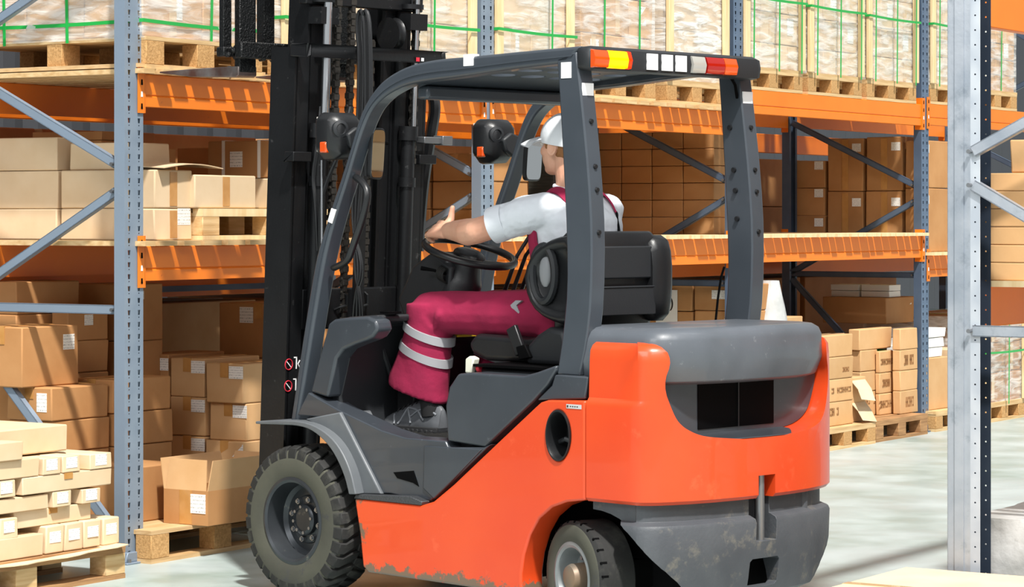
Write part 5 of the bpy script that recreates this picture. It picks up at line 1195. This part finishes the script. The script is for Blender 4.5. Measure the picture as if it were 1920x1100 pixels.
# skin: one continuous body
m = PB()
m.ell(HD+Vector((-.012, 0, .018)), (.098, .076, .105)); m.ell(HD+Vector((.035, 0, -.035)), (.062, .058, .082)); m.ell(HD+Vector((.058, 0, -.088)), (.032, .034, .026))
m.cap(HD+Vector((.088, 0, .012)), HD+Vector((.106, 0, -.022)), .009, .015); m.ell(HD+Vector((.102, 0, -.026)), (.014, .018, .010)); m.ell(HD+Vector((.082, 0, .035)), (.016, .050, .011))
m.ell(HD+Vector((.086, 0, -.052)), (.012, .024, .0065)); m.ell(HD+Vector((.083, 0, -.064)), (.013, .020, .0065))
for s in (1, -1):
    m.ell(HD+Vector((.052, s*.040, -.02)), (.030, .024, .026))
    Re = Matrix.Rotation(s*.25, 3, 'Z') @ Matrix.Rotation(-.2, 3, 'Y'); e = HD+Vector((-.012, s*.077, -.008))
    m.ell(e, (.019, .007, .031), Re); m.tube([e+Re @ Vector((.017*math.cos(a), s*.007, .029*math.sin(a))) for a in [2*PI*k/16 for k in range(16)]], .0055, 7, closed=True); m.ell(e+Vector((.006, 0, -.024)), (.009, .007, .010))
m.cap((.525, 0, 1.60), (.550, 0, 1.735), .064, .056)
m.cap((.50, 0, 1.15), (.51, 0, 1.50), .11, .11, sq=1.2); m.cap((.51, .15, 1.53), (.51, -.15, 1.53), .045, .045)
shL, elL, wrL = Vector((.52, .185, 1.545)), Vector((.785, .275, 1.462)), Vector((1.03, .185, 1.462))
m.chain([shL, (shL+elL)/2, elL, elL*.72+wrL*.28+Vector((0, .004, -.004)), elL*.3+wrL*.7, wrL], [.044, .050, .051, .054, .043, .034], sq=.92)
shR, elR, wrR = Vector((.50, -.185, 1.545)), Vector((.68, -.27, 1.34)), Vector((.915, -.25, 1.42))
m.chain([shR, (shR+elR)/2, elR, elR*.7+wrR*.3, wrR], [.052, .048, .042, .045, .027], sq=.92)
for s in (1, -1): m.chain([(.52, s*.1, 1.12), (1.12, s*.16, 1.12), (1.125, s*.19, .77)], [.07, .05, .04])
def hand(m, wr, kn, side_y, grip, thumb, up):
    """palm from the wrist to the knuckles, four fingers closing round a bar point, a thumb from the palm's side"""
    wr, kn, grip = Vector(wr), Vector(kn), Vector(grip); f = (kn-wr).normalized(); sy = (Vector(side_y)-f*Vector(side_y).dot(f)).normalized(); n_ = f.cross(sy); n_ = n_ if n_.dot(Vector(up)) > 0 else -n_
    for k in range(4):
        q = (k-1.5)*.0225; m.cap(wr+sy*q*.6+f*.010, kn+sy*q, .0195, .0142, 10)
    L = [.040, .045, .042, .033]
    for k in range(4):
        q = (k-1.5)*.0225; b0 = kn+sy*q; p1 = b0+f*L[k]*.72+n_*(.002)-n_*.010; p2 = p1+f*.010-n_*.026; p3 = p2-f*.020-n_*.010
        m.chain([b0, p1, p2, p3], [.0128, .0112, .0100, .0085], 9)
    b = wr+sy*.030*thumb+f*.022; t1 = b+sy*.020*thumb+f*.026+n_*.006; return b, t1, f, sy, n_
gp = SC+sfw*.185*math.cos(math.radians(48))+Vector((0, 1, 0))*.185*math.sin(math.radians(48))
kn = Vector((1.142, .152, 1.470))
tang = -sfw*math.sin(math.radians(48))+Vector((0, 1, 0))*math.cos(math.radians(48))
b, t1, f_, sy_, n_ = hand(m, wrL, kn, (.1, -.75, .65), gp, 1, (0, .6, .7))
bb = wrL+f_*.050+sy_*.018; m.chain([bb, bb+sy_*.030+Vector((0, 0, .010)), bb+sy_*.034+Vector((-.002, 0, .034)), bb+sy_*.034+Vector((-.006, 0, .054))], [.020, .0155, .0125, .0105], 10)
g2 = Vector((.955, -.245, 1.462)); b, t1, f_, sy_, n_ = hand(m, wrR, g2+Vector((-.01, 0, .012)), (0, 1, 0), g2, 1, (0, 0, 1)); m.chain([b, t1, t1+f_*.026-n_*.01], [.014, .012, .009], 10)
body = m.build('body', skin, pe, remesh=.0042, smo=2)
# eyes and brows
for s in (1, -1):
    m = PB(); c = HD+Vector((.083, s*.031, .010)); m.ell(c, (.011, .012, .010)); e = m.build('eye', M('eye white', '#e9e6e0', .2) if s > 0 else bpy.data.materials['eye white'], pe)
    m = PB(); m.ell(c+Vector((.0095, 0, 0)), (.003, .005, .005), n=10, k=6); m.build('iris', M('iris', '#3d4a50', .2) if s > 0 else bpy.data.materials['iris'], e)
    m = PB(); m.tube([HD+Vector((.090, s*.016, .030)), HD+Vector((.092, s*.034, .034)), HD+Vector((.078, s*.052, .030))], .004, 7); m.build('eyebrow', hair, pe)
# hair: short, showing round the ears and nape under the cap
m = PB(); m.ell(HD+Vector((-.020, 0, .020)), (.096, .0795, .100)); m.ell(HD+Vector((-.055, 0, -.018)), (.052, .062, .060)); 
for s in (1, -1): m.cap(HD+Vector((.028, s*.070, .035)), HD+Vector((.026, s*.069, -.006)), .012, .008)
m.build('hair', hair, pe, remesh=.005, smo=2)
# cap
m = PB(); R = []; CC = HD+Vector((-.018, 0, .030))
for k in range(11):
    a = k/10*PI/2; rx, ry, z = .113*math.cos(a)+.001, .094*math.cos(a)+.001, .112*math.sin(a)
    ring = ering((CC.x, CC.y, CC.z+z-.010), rx, ry, 36, slope=.16*(1-k/10)); R.append(ring)
R.insert(0, ering((CC.x, CC.y, CC.z-.028), .112, .0925, 36, slope=.16)); R.insert(0, ering((CC.x, CC.y, CC.z-.028), .105, .0865, 36, slope=.16))
m.loft(R); cp = m.build('cap', capm, pe, ang=70)
m = PB(); m.ell(CC+Vector((0, 0, .102)), (.008, .008, .005)); m.build('cap_button', capm, cp)
m = PB(); R = []
for i in range(9):
    f = i/8; R1 = []
    for k in range(15):
        g = (k/14-.5)*2; y = g*.080*(1-.12*f*f); x = CC.x+.085+(.135*f)*(1-.35*g*g)+.022*(1-g*g)-.03*g*g; z = CC.z+.006-.016*g*g-.022*f*f+.006*(1-f); R1.append((x, y, z))
    R.append(R1)
m.loft(R, cap=False, closed=False); m.loft([[(x, y, z-.004) for x, y, z in r_] for r_ in R], cap=False, closed=False)
m.build('cap_brim', capm, cp, ang=70)
# shirt
m = PB(); sec = [(1.08, .50, .135, .165), (1.20, .497, .132, .160), (1.32, .50, .136, .176), (1.43, .500, .140, .196), (1.51, .500, .126, .206), (1.56, .510, .100, .198), (1.597, .525, .078, .140), (1.625, .535, .070, .078)]
m.loft([ering((x, 0, z), rx, ry, 32, sq=2.35) for z, x, rx, ry in sec])
hemL = shL+(elL-shL)*.50; m.chain([shL+Vector((0, -.02, -.005)), shL*.55+hemL*.45, hemL], [.075, .075, .070]); hemR = shR+(elR-shR)*.55; m.chain([shR+Vector((0, .02, -.005)), hemR], [.070, .064])
d_ = (hemL-shL).normalized(); m.cap(hemL, hemL+d_*.004, .072, .070)
sh = m.build('t_shirt', shirtm, pe, remesh=.006, smo=5)
tx = bpy.data.textures.new('folds', 'CLOUDS'); tx.noise_scale = .055; d = sh.modifiers.new('f', 'DISPLACE'); d.texture = tx; d.strength = .012; d.mid_level = .5
for sh_, hm, r_ in ((shL, hemL, .0745), (shR, hemR, .069)):
    dd = (hm-sh_).normalized(); m = PB(); m.tube([hm+dd*.005, hm+dd*.035, hm+dd*.070, hm+dd*.070, hm+dd*.030], [r_*.93, r_*.985, r_*.97, r_*.92, r_*.80], 28, cap=False); m.build('sleeve_hem', shirtm, sh, ang=50)
m = PB(); m.tube([(.538+.062*math.cos(a), .064*math.sin(a), 1.628+.014*math.cos(a)) for a in [2*PI*k/24 for k in range(24)]], .009, 8, closed=True); m.build('collar', shirtm, sh)
# overalls
m = PB()
m.loft([ering((x, 0, z), rx, ry, 32, sq=2.3) for z, x, rx, ry in ((1.055, .50, .13, .18), (1.10, .50, .150, .190), (1.20, .50, .143, .178), (1.27, .50, .139, .172))])
def leg(s, m):
    hip = Vector((.52, s*.10, 1.135)); kn_ = Vector((1.135, s*.18, 1.135)); m.chain([hip, hip*.6+kn_*.4, hip*.25+kn_*.75, kn_], [.098, .094, .088, .084])
LEG = [(1.16, 1.135, .102, .088), (1.08, 1.135, .104, .086), (1.00, 1.150, .112, .084), (.92, 1.172, .124, .084), (.84, 1.200, .140, .088), (.80, 1.205, .143, .089)]
def shin(s, m): m.loft([ering((x, s*.185, z+.010), rx, ry, 28, slope=.27 if z < .95 else .27*(1.16-z)/.21) for z, x, rx, ry in LEG])
for s in (1, -1): leg(s, m); shin(s, m)
rf_ = random.Random(5)
def fold(pts, r): P = [Vector(p) for p in pts]; m.chain(P, [r*.4]+[r]*(len(P)-2)+[r*.3], 8)
for s in (1, -1):
    y = s*.18+s*.064; yi = s*.18
    for (a, b, c, r) in (((1.06, 1.065), (1.10, 1.11), (1.16, 1.15), .020), ((1.045, 1.08), (1.02, 1.13), (1.04, 1.18), .016), ((.78, 1.07), (.76, 1.12), (.79, 1.18), .016), ((.66, 1.06), (.65, 1.12), (.70, 1.18), .018), ((.90, 1.07), (.92, 1.11), (.98, 1.14), .014), ((1.24, .90), (1.23, .87), (1.24, .83), .016), ((.72, 1.08), (.84, 1.10), (.96, 1.09), .014), ((1.12, .90), (1.14, .86), (1.15, .82), .016)):
        yy = [y+s*.006*(1-abs(k-1)) for k in range(3)] if a[0] > 1.0 else [s*.125+s*.072]*3
        fold([(a[0], yy[0], a[1]), (b[0], yy[1], b[1]), (c[0], yy[2]-s*.012, c[1])], r)
ov = m.build('overalls', crim, pe, remesh=.007, smo=5)
tx2 = bpy.data.textures.new('cloth folds', 'CLOUDS'); tx2.noise_scale = .16; tx2.noise_depth = 1; d = ov.modifiers.new('f', 'DISPLACE'); d.texture = tx2; d.strength = .018; d.mid_level = .5
m = PB(); R = []
for z, hw in ((1.22, .158), (1.32, .150), (1.42, .135), (1.50, .118)):
    xs = next((x, rx, ry) for zz, x, rx, ry in sec if zz >= z-.001); ring = []
    for off in (.016, .003):
        rr_ = []
        for k in range(17): a = (k/16-.5)*PI*1.08*(.82 if z > 1.4 else 1); c_, s2 = math.cos(a), math.sin(a); rr_.append((xs[0]+(xs[1]+off)*math.copysign(abs(c_)**.85, c_), (xs[2]+off)*math.copysign(abs(s2)**.85, s2), z))
        ring += rr_ if off > .01 else rr_[::-1]
    R.append(ring)
m.loft(R); m.build('bib', crim, ov, ang=60)
def strap(pts, w_, mt, nm):
    m = PB(); P = [Vector(p) for p in pts]
    for _ in range(2):
        o = [P[0]]
        for a, b in zip(P, P[1:]): o += [a*.75+b*.25, a*.25+b*.75]
        o.append(P[-1]); P = o
    ctr = Vector((.51, 0, 1.40)); R = []
    for i, p in enumerate(P):
        t = (P[min(i+1, len(P)-1)]-P[max(i-1, 0)]).normalized(); n_ = (p-ctr); n_.z = max(n_.z*1.0, 0); n_ = (n_-t*n_.dot(t)).normalized(); u = t.cross(n_)
        R.append([p+u*w_/2-n_*.004, p+u*w_/2+n_*.003, p-u*w_/2+n_*.003, p-u*w_/2-n_*.004])
    m.loft(R); return m.build(nm, mt, ov, smooth=False)
for s in (1, -1):
    strap([(.640, s*.085, 1.47), (.62, s*.10, 1.55), (.57, s*.108, 1.618), (.50, s*.112, 1.626), (.435, s*.115, 1.585), (.402, s*.118, 1.53)], .042, crim, 'shoulder_strap')
    strap([(.402, s*.118, 1.535), (.378, s*.108, 1.46), (.362, s*.085, 1.36), (.360, s*.05, 1.26)], .036, blackm, 'elastic_strap')
# reflective bands round the shins
def shinring(s, z, off, fr):
    for (z0, x0, a0, b0), (z1, x1, a1, b1) in zip(LEG[::-1], LEG[::-1][1:]):
        if z0 <= z <= z1: f = (z-z0)/(z1-z0); return ering((x0+(x1-x0)*f, s*.185, z), (a0+(a1-a0)*f)+off, (b0+(b1-b0)*f)+off, 36, slope=fr)
for s in (1, -1):
    for zc_ in (1.055, .972):
        m = PB(); R = []
        for dz, of in ((-.0165, -.006), (-.016, .0055), (.016, .0055), (.0165, -.006)): R.append(shinring(s, zc_+dz, of+(.004 if zc_ > 1 else .001), .36))
        m.loft(R, cap=False); m.build('reflective_band', refl, ov, ang=60)
q = [FL.hit(a, b, 1, .205) for a, b in ((958, 600), (968, 585), (962, 572), (972, 563))]
m = PB(); m.loft([[(p[0]-.016, .192, p[2]), (p[0]+.016, .192, p[2]), (p[0]+.016, .204, p[2]), (p[0]-.016, .204, p[2])] for p in q]); m.build('reflective_band', refl, ov)
# socks and shoes
for s in (1, -1):
    y = s*.19
    m = PB(); m.tube([(1.115, y, .72), (1.125, y, .80), (1.14, y, .92)], [.046, .046, .048], 16); m.build('sock', sock, pe)
    m = PB(); R = []
    base = [(1.055, .030), (1.075, .040), (1.12, .045), (1.18, .043), (1.24, .045), (1.30, .050), (1.34, .049), (1.37, .040), (1.385, .020)]
    for x, w_ in base:
        h_ = {1.055: .085, 1.075: .10, 1.12: .118, 1.18: .115, 1.24: .092, 1.30: .068, 1.34: .054, 1.37: .040, 1.385: .022}[x]
        R.append([(x, y+w_*math.cos(a)*(1.0 if math.sin(a) < .3 else .84), .668+(h_ if math.sin(a) > 0 else .008)*math.sin(a)) for a in [2*PI*k/18 for k in range(18)]])
    m.loft(R); so = m.build('shoe', shoem, pe, ang=60)
    m = PB(); m.prism([(x, y+w_+.006) for x, w_ in base]+[(x, y-w_-.006) for x, w_ in base[::-1]], 2, .656, .678); 
    for k in range(12): m.box((1.07+.026*k, y-.047, .6555), (1.083+.026*k, y+.053, .668))
    m.build('sole', solem, so, bevel=.003)
    HH = [.085, .10, .118, .115, .092, .068, .054, .040, .022]
    def srf(x, f):                                    # point on the upper: f 0 at the sole, 1 at the top
        for (x0, w0), (x1, w1), h0, h1 in zip(base, base[1:], HH, HH[1:]):
            if x0 <= x <= x1: g = (x-x0)/(x1-x0); w_, h_ = w0+(w1-w0)*g, h0+(h1-h0)*g; break
        sn = min(.99, f); return Vector((x, y+s*0+w_*math.sqrt(1-sn*sn)*(.84 if sn >= .3 else 1), .668+h_*sn))
    m = PB()
    for k in range(5):
        x = 1.19+.027*k; a = srf(x, .88); b = srf(x+.012, .95); m.tube([a, (a+b)/2+Vector((0, -.012, .012)), Vector((b.x, y-.015, b.z+.006))], .0035, 6)
    m.build('laces', solem, so)
    m = PB()
    for pts in (((1.20, .2), (1.235, .86), (1.27, .2)), ((1.13, .3), (1.17, .62), (1.235, .86)), ((1.29, .2), (1.31, .8)), ((1.07, .62), (1.12, .75), (1.17, .62), (1.21, .45))):
        P = []
        for (xa, fa), (xb, fb) in zip(pts, pts[1:]):
            for g in (0, .25, .5, .75, 1): P.append(srf(xa+(xb-xa)*g, fa+(fb-fa)*g)+Vector((0, .001, 0)))
        m.tube([p for q_, p in enumerate(P) if q_ == 0 or (p-P[q_-1]).length > 1e-5], .0042, 6)
    m.build('side_trim', M('shoe trim', '#74787d', .5) if 'shoe trim' not in bpy.data.materials else bpy.data.materials['shoe trim'], so)
